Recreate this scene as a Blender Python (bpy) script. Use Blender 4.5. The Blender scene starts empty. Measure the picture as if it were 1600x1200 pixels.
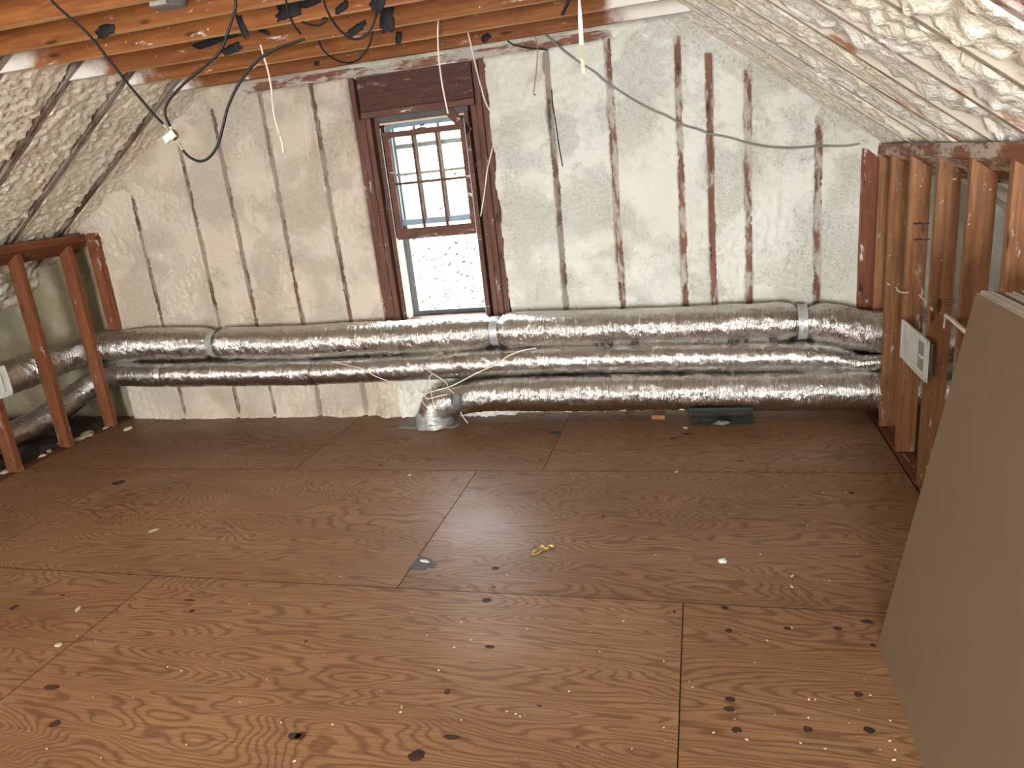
import bpy, math, random
from mathutils import Vector, Matrix, noise

random.seed(7)
scene = bpy.context.scene
COL = scene.collection

# ------------------------------------------------------------------ camera
CF, YAW, PIT, ROL, CH, CD = 1125.2, 0.2741, 0.2922, -0.1076, 1.6855, 4.7132
F = Vector((-math.sin(YAW)*math.cos(PIT), math.cos(YAW)*math.cos(PIT), -math.sin(PIT)))
R0 = Vector((math.cos(YAW), math.sin(YAW), 0.0))
U0 = R0.cross(F)
RR = math.cos(ROL)*R0 + math.sin(ROL)*U0
UU = -math.sin(ROL)*R0 + math.cos(ROL)*U0
CAM = Vector((0.0, -CD, CH))
cd = bpy.data.cameras.new('camera'); cam = bpy.data.objects.new('camera', cd); COL.objects.link(cam)
cd.sensor_width = 36.0; cd.lens = CF/1600*36; cd.clip_start = 0.05; cd.clip_end = 200
cam.matrix_world = Matrix(((RR.x, UU.x, -F.x, CAM.x), (RR.y, UU.y, -F.y, CAM.y), (RR.z, UU.z, -F.z, CAM.z), (0, 0, 0, 1)))
scene.camera = cam

def ray(x, y): return (F*CF + RR*(x-800) - UU*(y-600)).normalized()
def onY(x, y, Y): d = ray(x, y); return CAM + d*((Y-CAM.y)/d.y)
def onX(x, y, X): d = ray(x, y); return CAM + d*((X-CAM.x)/d.x)
def onZ(x, y, Z=0.0): d = ray(x, y); return CAM + d*((Z-CAM.z)/d.z)

# ------------------------------------------------------------------ world, daylight, exposure
w = bpy.data.worlds.new('world'); scene.world = w; w.use_nodes = True
bgn = w.node_tree.nodes['Background']
bgn.inputs[0].default_value = (0.86, 0.94, 1.0, 1); bgn.inputs[1].default_value = 2.8
scene.view_settings.view_transform = 'Standard'; scene.view_settings.look = 'None'
scene.view_settings.gamma = 1.0; scene.view_settings.use_curve_mapping = False
scene.view_settings.exposure = 2.95

def area(name, loc, rot, sx, sy, power, color, portal=False, spread=180):
    l = bpy.data.lights.new(name, 'AREA'); l.shape = 'RECTANGLE'; l.size = sx; l.size_y = sy
    l.energy = power; l.color = color; l.spread = math.radians(spread)
    if portal: l.cycles.is_portal = True
    o = bpy.data.objects.new(name, l); COL.objects.link(o); o.location = loc; o.rotation_euler = rot
    return o
# daylight through an unseen right window behind the camera, plus an added left fill
area('daylight_rear_right', (0.0, -8.36, 1.15), (math.radians(90), 0, 0), 1.1, 1.2, 62, (0.93, 0.97, 1.0))
area('fill_rear_left', (-3.3, -8.36, 1.15), (math.radians(90), 0, 0), 1.0, 1.5, 13, (1.0, 0.93, 0.84))  # added fill that brightens the right slope, no such source known
# the sky portal of the window in view
area('sky_portal', (-1.76, 0.2, 1.4), (math.radians(-90), 0, 0), 0.62, 1.4, 1, (1, 1, 1), portal=True)
# sun on the ground outside
sl = bpy.data.lights.new('sun', 'SUN'); sl.energy = 3.0; sl.angle = 0.01; sl.color = (1, 0.95, 0.86)
so = bpy.data.objects.new('sun', sl); COL.objects.link(so); so.rotation_euler = (math.radians(20), math.radians(-50), 0); so.location = (3, 8, 9)

# ------------------------------------------------------------------ node helpers
class NT:
    def __init__(self, name, rough=0.6):
        self.m = bpy.data.materials.new(name); self.m.use_nodes = True
        self.t = self.m.node_tree; self.b = self.t.nodes['Principled BSDF']
        self.b.inputs['Roughness'].default_value = rough
    def n(self, typ, props=None, **ins):
        nd = self.t.nodes.new(typ)
        for k, v in (props or {}).items(): setattr(nd, k, v)
        for k, v in ins.items():
            s = nd.inputs[int(k[1:])] if k[0] == '_' and k[1:].isdigit() else nd.inputs[k.replace('_', ' ')]
            if isinstance(v, bpy.types.NodeSocket): self.t.links.new(v, s)
            else: s.default_value = v
        return nd
    def set(self, name, v):
        s = self.b.inputs[name]
        if isinstance(v, bpy.types.NodeSocket): self.t.links.new(v, s)
        else: s.default_value = v
    def coord(self, kind='Object'): return self.n('ShaderNodeTexCoord').outputs[kind]
    def pos(self): return self.n('ShaderNodeNewGeometry').outputs['Position']
    def mapping(self, v, scale=(1, 1, 1), loc=(0, 0, 0)):
        nd = self.n('ShaderNodeMapping'); self.t.links.new(v, nd.inputs['Vector'])
        if isinstance(scale, (tuple, list)): nd.inputs['Scale'].default_value = scale
        if isinstance(loc, bpy.types.NodeSocket): self.t.links.new(loc, nd.inputs['Location'])
        else: nd.inputs['Location'].default_value = loc
        return nd.outputs[0]
    def noise(self, v, scale=5, detail=4, rough=0.5, dist=0.0):
        nd = self.n('ShaderNodeTexNoise', Vector=v, Scale=scale, Detail=detail, Roughness=rough, Distortion=dist)
        return nd.outputs['Fac']
    def math(self, op, a, b=0.0, c=0.0, clamp=False):
        return self.n('ShaderNodeMath', {'operation': op, 'use_clamp': clamp}, _0=a, _1=b, _2=c).outputs[0]
    def ramp(self, f, lo, hi, a=0.0, b=1.0, smooth=True):
        nd = self.n('ShaderNodeMapRange', {'interpolation_type': 'SMOOTHSTEP' if smooth else 'LINEAR'})
        for k, v in (('Value', f), ('From Min', lo), ('From Max', hi), ('To Min', a), ('To Max', b)):
            if isinstance(v, bpy.types.NodeSocket): self.t.links.new(v, nd.inputs[k])
            else: nd.inputs[k].default_value = v
        return nd.outputs[0]
    def mix(self, f, a, b, mode='MIX'):
        nd = self.t.nodes.new('ShaderNodeMix'); nd.data_type = 'RGBA'; nd.blend_type = mode
        for k, v in ((0, f), (6, a), (7, b)):
            if isinstance(v, bpy.types.NodeSocket): self.t.links.new(v, nd.inputs[k])
            elif k == 0: nd.inputs[0].default_value = v
            else: nd.inputs[k].default_value = (*v, 1) if len(v) == 3 else v
        return nd.outputs[2]
    def bump(self, h, strength=0.5, dist=0.01, normal=None):
        nd = self.n('ShaderNodeBump', Height=h, Strength=strength, Distance=dist)
        if normal: self.t.links.new(normal, nd.inputs['Normal'])
        return nd.outputs[0]
    def rnd(self, scale=40.0):
        oi = self.n('ShaderNodeObjectInfo').outputs['Random']
        c = self.n('ShaderNodeCombineXYZ', X=self.math('MULTIPLY', oi, scale), Y=self.math('MULTIPLY', oi, scale*1.7), Z=self.math('MULTIPLY', oi, scale*0.6))
        return oi, c.outputs[0]
    def sep(self, v):
        nd = self.n('ShaderNodeSeparateXYZ'); self.t.links.new(v, nd.inputs[0]); return nd.outputs

FOAM_A, FOAM_B, FOAM_C = (0.72, 0.67, 0.54), (0.76, 0.735, 0.67), (0.62, 0.55, 0.46)

def foam_mat(name, rough_patches=False, a=FOAM_A, b=FOAM_B, c=FOAM_C, gloss=0.55, bs=1.0):
    k = NT(name, gloss); p = k.coord()
    f1 = k.noise(p, 2.2, 3, .55); f2 = k.noise(p, 9, 4, .6); f3 = k.noise(k.mapping(p, loc=(5, 3, 1)), 0.9, 3, .6)
    col = k.mix(k.ramp(f1, .38, .62), a, b)
    col = k.mix(k.ramp(f3, .5, .72, 0, .55), col, c)
    col = k.mix(k.ramp(f2, .56, .8, 0, .35), col, (0.80, 0.77, 0.60))
    if rough_patches:
        m = k.ramp(k.noise(k.mapping(p, loc=(2, 7, 4)), 2.0, 4, .65), .44, .56)
        hi = k.noise(p, 38, 5, .62, 1.5); st = k.noise(k.mapping(p, (1.2, 1, 16)), 3, 4, .6)
        pit = k.ramp(k.noise(p, 70, 2, .5), .62, .74)
        h = k.math('ADD', k.math('MULTIPLY', hi, m), k.math('MULTIPLY', st, .22))
        h = k.math('SUBTRACT', h, k.math('MULTIPLY', pit, k.math('MULTIPLY', m, .4)))
        k.set('Normal', k.bump(h, 0.62*bs, 0.02))
        ridge = k.ramp(hi, .34, .40, .30, 0)
        col = k.mix(k.math('MULTIPLY', ridge, m), col, (0.50, 0.45, 0.36))
    else:
        h = k.math('ADD', k.noise(p, 28, 6, .6, .8), k.math('MULTIPLY', k.noise(p, 110, 3, .6), .25))
        k.set('Normal', k.bump(h, 0.55*bs, 0.02))
    k.set('Base Color', col); k.set('Specular IOR Level', .35)
    return k.m

def wood_mat(name, base, dark, spray=0.0, spray_ends=None, rough=0.62, knots=True, spray_col=(0.66, 0.61, 0.55), vertical_spray=None):
    """board whose long axis is local X"""
    k = NT(name, rough); o = k.coord(); oi, off = k.rnd()
    p = k.mapping(o, loc=off)
    g = k.noise(k.mapping(p, (1.1, 14, 14)), 3.0, 5, .6, .6)
    rings = k.n('ShaderNodeTexWave', {'wave_type': 'BANDS', 'bands_direction': 'Z'}, Vector=k.mapping(p, (.25, 1, 1)), Scale=14.0, Distortion=9.0, Detail=3.0, Detail_Scale=1.2).outputs['Fac']
    col = k.mix(k.ramp(g, .3, .72), base, dark)
    col = k.mix(k.ramp(rings, .2, .9, 0, .3), col, dark)
    tone = k.ramp(oi, 0, 1, .86, 1.12, False)
    col = k.mix(1.0, col, k.n('ShaderNodeCombineXYZ', X=tone, Y=tone, Z=tone).outputs[0], 'MULTIPLY')
    if knots:
        vor = k.n('ShaderNodeTexVoronoi', Vector=k.mapping(p, (3.4, 12, 12)), Scale=1.0, Randomness=1.0).outputs['Distance']
        col = k.mix(k.ramp(vor, .07, .17, .9, 0), col, tuple(c*.28 for c in dark))
        sm = k.noise(k.mapping(p, (1, 1, 1), (3, 9, 2)), 5, 4, .65)
        col = k.mix(k.ramp(sm, .56, .8, 0, .55), col, tuple(c*.45 for c in dark))
    if spray > 0:
        q = k.mapping(o, (1.6, 6, 6), off)
        m = k.noise(q, 2.6, 6, .7)
        m2 = k.ramp(m, .62-spray*.32, .70-spray*.26)
        col = k.mix(k.math('MULTIPLY', m2, .9), col, spray_col)
    if spray_ends:
        x = k.sep(k.pos())['X']
        wob = k.math('MULTIPLY', k.math('SUBTRACT', k.noise(k.pos(), 6, 4, .6), .5), .5)
        x2 = k.math('ADD', x, wob)
        lo = k.ramp(x2, spray_ends[0], spray_ends[0]+.22, 1, 0)
        hi = k.ramp(x2, spray_ends[1]-.2, spray_ends[1], 0, 1)
        col = k.mix(k.math('MAXIMUM', lo, hi), col, spray_col)
    specks = k.ramp(k.noise(k.mapping(p, loc=(1, 4, 8)), 55, 2, .5), .74, .77, 0, .8)
    col = k.mix(specks, col, (0.78, 0.72, 0.6))
    k.set('Base Color', col); k.set('Normal', k.bump(g, .25, .004)); k.set('Specular IOR Level', .18)
    return k.m

def flat_mat(name, col, rough=.5, metal=0, bump=0, bscale=60, spec=.5):
    k = NT(name, rough); p = k.coord()
    n1 = k.noise(p, 12, 4, .6)
    c2 = tuple(c*(.95 if name == 'drywall_paper' else .84) for c in col)
    k.set('Base Color', k.mix(k.ramp(n1, .35, .7), col, c2)); k.set('Metallic', metal); k.set('Specular IOR Level', spec)
    if bump: k.set('Normal', k.bump(k.noise(p, bscale, 5, .6), bump, .01))
    return k.m

def foil_mat(name, col=(0.70, 0.67, 0.63), rough=.15, fine=1.0):
    k = NT(name, rough); uv = k.coord('UV')
    a = k.noise(k.mapping(uv, (120, 15, 1)), 1.0, 3, .6, 1.0)
    b = k.noise(k.mapping(uv, (26, 9, 1), (3, 7, 0)), 1.0, 4, .6, 1.6)
    c = k.noise(k.mapping(uv, (200, 70, 1), (3, 7, 0)), 1.0, 2, .6)
    h = k.math('ADD', k.math('MULTIPLY', a, .95*fine), k.math('ADD', k.math('MULTIPLY', b, .8*fine), k.math('MULTIPLY', c, .05)))
    k.set('Normal', k.bump(h, .75, .015))
    d = k.ramp(k.noise(k.mapping(uv, (3, 5, 1)), 1.0, 4, .6), .35, .7)
    k.set('Base Color', k.mix(d, col, tuple(x*.86 for x in col))); k.set('Metallic', 1.0)
    k.set('Roughness', k.ramp(d, 0, 1, rough, rough+.1))
    return k.m

def ply_mat():
    k = NT('plywood_floor', .5); uv = k.coord('UV')
    lf = k.noise(k.mapping(uv, (.55, 2.3, 1)), 1.0, 2.6, .5, .35)
    wob = k.noise(k.mapping(uv, (5, 22, 1), (2, 5, 0)), 1.0, 3, .6)
    ph = k.math('ADD', k.math('MULTIPLY', lf, 60), k.math('MULTIPLY', wob, 1.2))
    fr = k.math('PINGPONG', ph, .5)
    line = k.ramp(fr, .02, .30, 1, 0)
    fine = k.noise(k.mapping(uv, (4, 130, 1)), 1.0, 4, .65)
    tone = k.noise(k.mapping(uv, (.8, 1.6, 1), (9, 1, 0)), 1.0, 4, .6)
    col = k.mix(k.ramp(tone, .3, .72), (0.345, 0.186, 0.09), (0.25, 0.122, 0.053))
    col = k.mix(k.math('MULTIPLY', line, .62), col, (0.095, 0.036, 0.014))
    col = k.mix(k.ramp(fine, .42, .68, 0, .6), col, (0.10, 0.045, 0.022))
    # dark checks and nail stains
    ck = k.noise(k.mapping(uv, (9, 60, 1), (4, 4, 0)), 1.0, 3, .6)
    ckm = k.ramp(k.noise(k.mapping(uv, (.9, 1.1, 1), (7, 2, 0)), 1.0, 3, .5), .52, .66)
    col = k.mix(k.math('MULTIPLY', k.ramp(ck, .64, .70), k.math('MULTIPLY', ckm, .85)), col, (0.07, 0.035, 0.03))
    grey = k.ramp(k.noise(k.mapping(uv, (1.3, 1.3, 1), (1, 6, 0)), 1.0, 4, .65), .58, .78, 0, .4)
    col = k.mix(grey, col, (0.16, 0.115, 0.09))
    sp = k.ramp(k.noise(uv, 70, 2, .5), .765, .785)
    col = k.mix(sp, col, (0.62, 0.52, 0.4))
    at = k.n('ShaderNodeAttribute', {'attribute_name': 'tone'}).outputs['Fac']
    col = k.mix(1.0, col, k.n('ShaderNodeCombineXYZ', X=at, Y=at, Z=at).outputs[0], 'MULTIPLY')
    k.set('Base Color', col)
    k.set('Roughness', k.ramp(tone, .3, .7, .42, .54)); k.set('Specular IOR Level', .38)
    k.set('Normal', k.bump(k.math('ADD', k.math('MULTIPLY', fr, -.25), fine), .14, .004))
    return k.m

M = {}
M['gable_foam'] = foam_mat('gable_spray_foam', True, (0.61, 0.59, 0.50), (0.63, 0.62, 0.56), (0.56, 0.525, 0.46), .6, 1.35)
M['gable_foam_dim'] = foam_mat('dimmed_gable_spray_foam', True, (0.535, 0.455, 0.345), (0.54, 0.47, 0.38), (0.48, 0.405, 0.315), .6, 1.35)  # gable foam left of the window; its dim warm light is in the colour
M['foam'] = foam_mat('roof_spray_foam', False, (0.82, 0.775, 0.63), (0.84, 0.81, 0.73), (0.70, 0.63, 0.54), .42, 1.3)
M['foam_left'] = foam_mat('warm_spray_foam', False, (0.76, 0.66, 0.50), (0.75, 0.66, 0.54), (0.62, 0.53, 0.42), .5, 1.4)
M['foam_eave_shade'] = foam_mat('shaded_eave_foam', False, (0.40, 0.34, 0.22), (0.36, 0.32, 0.22), (0.30, 0.25, 0.17), .6, 1.4)  # eave foam darkened; the weak light behind the knee wall is painted in
M['joist'] = wood_mat('joist_lumber', (0.255, 0.095, 0.026), (0.15, 0.048, 0.013), spray=.04, spray_ends=(-3.22, -.32))
M['joist_edge'] = wood_mat('pale_lit_joist_edge', (0.60, 0.36, 0.17), (0.45, 0.24, 0.10), spray_ends=(-3.22, -.32), knots=False)  # planed edge wood, paled further for daylight on the undersides
M['stud'] = wood_mat('stud_lumber', (0.31, 0.15, 0.068), (0.18, 0.075, 0.032), spray=.06)
M['stud_left'] = wood_mat('left_stud_lumber', (0.24, 0.088, 0.036), (0.15, 0.05, 0.02), spray=.08)
M['gable_stud'] = wood_mat('gable_stud_lumber', (0.22, 0.095, 0.055), (0.12, 0.052, 0.034), spray=.5, spray_col=(0.42, 0.38, 0.33))
M['gable_stud_grey'] = wood_mat('sprayed_gable_stud_lumber', (0.155, 0.085, 0.052), (0.085, 0.046, 0.03), spray=.62, spray_col=(0.27, 0.23, 0.185))
M['rafter'] = wood_mat('rafter_lumber', (0.30, 0.15, 0.08), (0.19, 0.08, 0.045), spray=.85, spray_col=(0.50, 0.44, 0.36))
M['plate'] = wood_mat('plate_lumber', (0.26, 0.11, 0.05), (0.16, 0.06, 0.03), spray=.5, spray_col=(0.52, 0.45, 0.40))
M['plate_clean'] = wood_mat('clean_plate_lumber', (0.20, 0.07, 0.03), (0.12, 0.04, 0.018), spray=.08)
M['window_wood'] = wood_mat('window_lumber', (0.155, 0.072, 0.05), (0.085, 0.038, 0.027), spray=.05)
M['header'] = wood_mat('header_lumber', (0.10, 0.042, 0.032), (0.06, 0.026, 0.02), spray=.15, spray_col=(0.28, 0.17, 0.14), knots=False)
M['pine'] = flat_mat('pale_jamb_wood', (0.62, 0.47, 0.30), .5)
M['slate'] = flat_mat('storm_frame_paint', (0.07, 0.085, 0.095), .5)
M['blue_grey'] = flat_mat('blue_grey_sash_paint', (0.16, 0.23, 0.29), .45)
M['gap_fill'] = flat_mat('dark_gap_filling', (0.10, 0.095, 0.08), .9, 0, 1, 40)
M['jamb_liner'] = flat_mat('white_jamb_liner', (0.6, 0.62, 0.62), .4)
M['foil'] = foil_mat('duct_foil')
M['foil_smooth'] = foil_mat('smooth_duct_foil', (0.56, 0.535, 0.50), .22, .55)
M['foil_dark'] = foil_mat('shaded_duct_foil', (0.62, 0.56, 0.48), .3, 1.3)
M['tape'] = flat_mat('silver_tape', (0.50, 0.50, 0.48), .42, .55, .35, 40)
M['grey_tape'] = flat_mat('grey_cloth_tape', (0.13, 0.135, 0.135), .6, 0, .3, 50)
M['green_tape'] = flat_mat('grey_green_tape', (0.055, 0.062, 0.052), .6, 0, .5, 30)
M['mastic'] = flat_mat('duct_mastic', (0.20, 0.175, 0.14), .7, 0, .5, 30)
M['ink'] = flat_mat('black_ink', (0.012, 0.012, 0.014), .6)
M['black'] = flat_mat('black_cable_jacket', (0.006, 0.0055, 0.005), .5, spec=.25)
M['tar'] = flat_mat('black_sealant', (0.008, 0.008, 0.010), .6, 0, .8, 45, .3)
M['white_wire'] = flat_mat('white_wire_jacket', (0.72, 0.62, 0.52), .45)
M['grey_wire'] = flat_mat('grey_cable_jacket', (0.20, 0.19, 0.15), .5)
M['brown_wire'] = flat_mat('brown_wire_jacket', (0.32, 0.17, 0.12), .5)
M['nickel'] = flat_mat('nickel', (0.75, 0.73, 0.68), .22, 1)
M['white_metal'] = flat_mat('white_painted_metal', (0.66, 0.65, 0.60), .4)
M['vent_dark'] = flat_mat('dark_duct_metal', (0.16, 0.15, 0.12), .45, .6)
M['vent_grey'] = flat_mat('grey_damper', (0.22, 0.23, 0.225), .5)
M['paper'] = flat_mat('drywall_paper', (0.175, 0.118, 0.073), .85, spec=.15)
M['ivory_paper'] = flat_mat('ivory_drywall_paper', (0.50, 0.475, 0.42), .8)
M['gypsum'] = flat_mat('gypsum_edge', (0.56, 0.52, 0.47), .85, 0, .5, 90)
M['strip'] = flat_mat('white_plastic_strip', (0.8, 0.77, 0.70), .35)
M['strip_yellow'] = flat_mat('yellowed_plastic_strip', (0.55, 0.50, 0.33), .35)
M['alarm'] = flat_mat('grey_plastic_housing', (0.22, 0.24, 0.25), .5)
M['crumb'] = flat_mat('foam_crumb', (0.56, 0.47, 0.34), .8)
M['chip_white'] = flat_mat('white_chip', (0.72, 0.70, 0.62), .7)
M['gold'] = flat_mat('yellow_foam_scrap', (0.42, 0.27, 0.06), .5)
M['leaf'] = flat_mat('dark_green_scrap', (0.035, 0.04, 0.02), .6)
M['knot'] = wood_mat('knot_plug', (0.085, 0.04, 0.028), (0.03, 0.016, 0.014), knots=False)
M['splinter'] = flat_mat('grey_torn_veneer', (0.085, 0.07, 0.075), .6, 0, .5, 80)
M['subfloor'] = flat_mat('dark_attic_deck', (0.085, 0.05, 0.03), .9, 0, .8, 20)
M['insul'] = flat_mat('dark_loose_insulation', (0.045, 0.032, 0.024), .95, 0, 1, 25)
M['sheath'] = flat_mat('board_sheathing', (0.16, 0.09, 0.05), .85)
M['ply'] = ply_mat()

def glass_mat():
    k = NT('window_glass'); nt = k.t
    tr = k.n('ShaderNodeBsdfTransparent'); gl = k.n('ShaderNodeBsdfGlossy', Roughness=.02)
    fr = k.n('ShaderNodeFresnel', IOR=1.45)
    mx = k.n('ShaderNodeMixShader', _0=fr.outputs[0], _1=tr.outputs[0], _2=gl.outputs[0])
    nt.links.new(mx.outputs[0], nt.nodes['Material Output'].inputs[0]); return k.m
M['glass'] = glass_mat()

def ground_mat():
    k = NT('leaf_litter', .9); p = k.pos()
    n1 = k.noise(p, 13, 5, .7, 1.0); n2 = k.noise(k.mapping(p, loc=(3, 1, 2)), 2.2, 3, .6)
    col = k.mix(k.ramp(n2, .4, .6), (0.46, 0.40, 0.31), (0.36, 0.35, 0.27))
    col = k.mix(k.ramp(n1, .50, .55), col, (0.016, 0.015, 0.012))
    k.set('Base Color', col); k.set('Specular IOR Level', 0.0); return k.m
M['ground'] = ground_mat()

# ------------------------------------------------------------------ mesh helpers
def link(name, verts, faces, mats, parent=None, midx=None, smooth=False, uvs=None):
    me = bpy.data.meshes.new(name); me.from_pydata(verts, [], faces)
    if not isinstance(mats, (list, tuple)): mats = [mats]
    for m in mats: me.materials.append(m)
    if midx: me.polygons.foreach_set('material_index', midx)
    if smooth: me.polygons.foreach_set('use_smooth', [True]*len(me.polygons))
    if uvs:
        ul = me.uv_layers.new(name='UVMap')
        flat = []
        for p in me.polygons:
            for li in p.loop_indices: flat.extend(uvs[me.loops[li].vertex_index])
        ul.data.foreach_set('uv', flat)
    me.update()
    o = bpy.data.objects.new(name, me); COL.objects.link(o)
    if parent: o.parent = parent
    return o

class MB:
    def __init__(s): s.v = []; s.f = []; s.m = []
    def add(s, vs, fs, mi=0):
        b = len(s.v); s.v += [tuple(v) for v in vs]; s.f += [tuple(i+b for i in f) for f in fs]; s.m += [mi]*len(fs)
    def hexa(s, p, mi=0):
        s.add(p, [(0, 3, 2, 1), (4, 5, 6, 7), (0, 1, 5, 4), (1, 2, 6, 5), (2, 3, 7, 6), (3, 0, 4, 7)], mi)
    def box(s, a, b, mi=0):
        x0, y0, z0 = (min(a[i], b[i]) for i in range(3)); x1, y1, z1 = (max(a[i], b[i]) for i in range(3))
        s.hexa([(x0, y0, z0), (x1, y0, z0), (x1, y1, z0), (x0, y1, z0), (x0, y0, z1), (x1, y0, z1), (x1, y1, z1), (x0, y1, z1)], mi)
    def tube(s, pts, r, n=10, mi=0):
        pts = [Vector(p) for p in pts]; rings = []
        up = Vector((0, 0, 1)); prev = None
        for i, p in enumerate(pts):
            t = (pts[min(i+1, len(pts)-1)] - pts[max(i-1, 0)]).normalized()
            if prev is None: a = t.orthogonal().normalized()
            else: a = (prev - t*prev.dot(t)).normalized()
            prev = a; b = t.cross(a); rr = r(i/(len(pts)-1)) if callable(r) else r
            rings.append([p + (a*math.cos(2*math.pi*j/n) + b*math.sin(2*math.pi*j/n))*rr for j in range(n)])
        vs = [v for rg in rings for v in rg]; fs = []
        for i in range(len(pts)-1):
            for j in range(n): fs.append((i*n+j, i*n+(j+1) % n, (i+1)*n+(j+1) % n, (i+1)*n+j))
        fs.append(tuple(range(n-1, -1, -1))); fs.append(tuple((len(pts)-1)*n+j for j in range(n)))
        s.add(vs, fs, mi)
    def build(s, name, mats, parent=None, smooth=False, bevel=0):
        o = link(name, s.v, s.f, mats, parent, s.m, smooth)
        if bevel:
            bm = o.modifiers.new('bevel', 'BEVEL'); bm.width = bevel; bm.segments = 2; bm.limit_method = 'ANGLE'
        return o

def spline(pts, n=8):
    P = [Vector(p) for p in pts]; P = [P[0]*2-P[1]] + P + [P[-1]*2-P[-2]]; out = []
    for i in range(1, len(P)-2):
        for k in range(n):
            t = k/n; a, b, c, d = P[i-1:i+3]
            out.append(.5*((2*b) + (c-a)*t + (2*a-5*b+4*c-d)*t*t + (3*b-a-3*c+d)*t**3))
    out.append(P[-2]); return out

def tag(o, label, cat, group=None, kind=None):
    o['label'] = label; o['category'] = cat
    if group: o['group'] = group
    if kind: o['kind'] = kind
    return o
def struct(o): o['kind'] = 'structure'; return o
def empty(name, loc=(0, 0, 0)):
    o = bpy.data.objects.new(name, None); COL.objects.link(o); o.location = loc; o.empty_display_size = .05; return o

def board(name, p0, p1, side, wid, thk, mat, parent=None, cut=None):
    """board from p0 to p1 (centre line of one face); side = direction the width runs, thickness centred"""
    p0, p1 = Vector(p0), Vector(p1); ax = (p1-p0); L = ax.length; ax.normalize()
    s = Vector(side); s = (s-ax*s.dot(ax)).normalized(); t = ax.cross(s)
    c0 = (0, 0) if not cut else cut
    # local X length, local Z width, local Y thickness
    v = [(0, -thk/2, 0), (L, -thk/2, 0), (L, thk/2, 0), (0, thk/2, 0), (c0[0], -thk/2, wid), (L+c0[1], -thk/2, wid), (L+c0[1], thk/2, wid), (c0[0], thk/2, wid)]
    mb = MB(); mb.hexa(v); o = mb.build(name, mat, parent, bevel=.002)
    o.matrix_world = Matrix(((ax.x, -t.x, s.x, p0.x), (ax.y, -t.y, s.y, p0.y), (ax.z, -t.z, s.z, p0.z), (0, 0, 0, 1)))
    if parent: o.matrix_parent_inverse = Matrix.Identity(4)
    return o

V = Vector
def fb(x, y, z, o=4): return noise.fractal(V((x, y, z)), 1.0, 2.0, o)
def smooth(a, b, x):
    t = max(0.0, min(1.0, (x-a)/(b-a))); return t*t*(3-2*t)

# ------------------------------------------------------------------ key dimensions
XL, XR = -4.654, 0.985
PLZ_R, SL_R = 1.595, 0.75      # roof underside passes (XR, PLZ_R), rises inwards
PLZ_L, SL_L = 1.530, 0.600
RIDX = ((PLZ_R + SL_R*XR) - (PLZ_L - SL_L*XL))/(SL_L + SL_R)
YB = -8.4
def zr(x): return PLZ_R + SL_R*(XR-x)
def zl(x): return PLZ_L + SL_L*(x-XL)
NR = V((SL_R, 0, 1)).normalized()
NL = V((-SL_L, 0, 1)).normalized()
OUTL, OUTR = -6.3, 2.45

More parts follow.
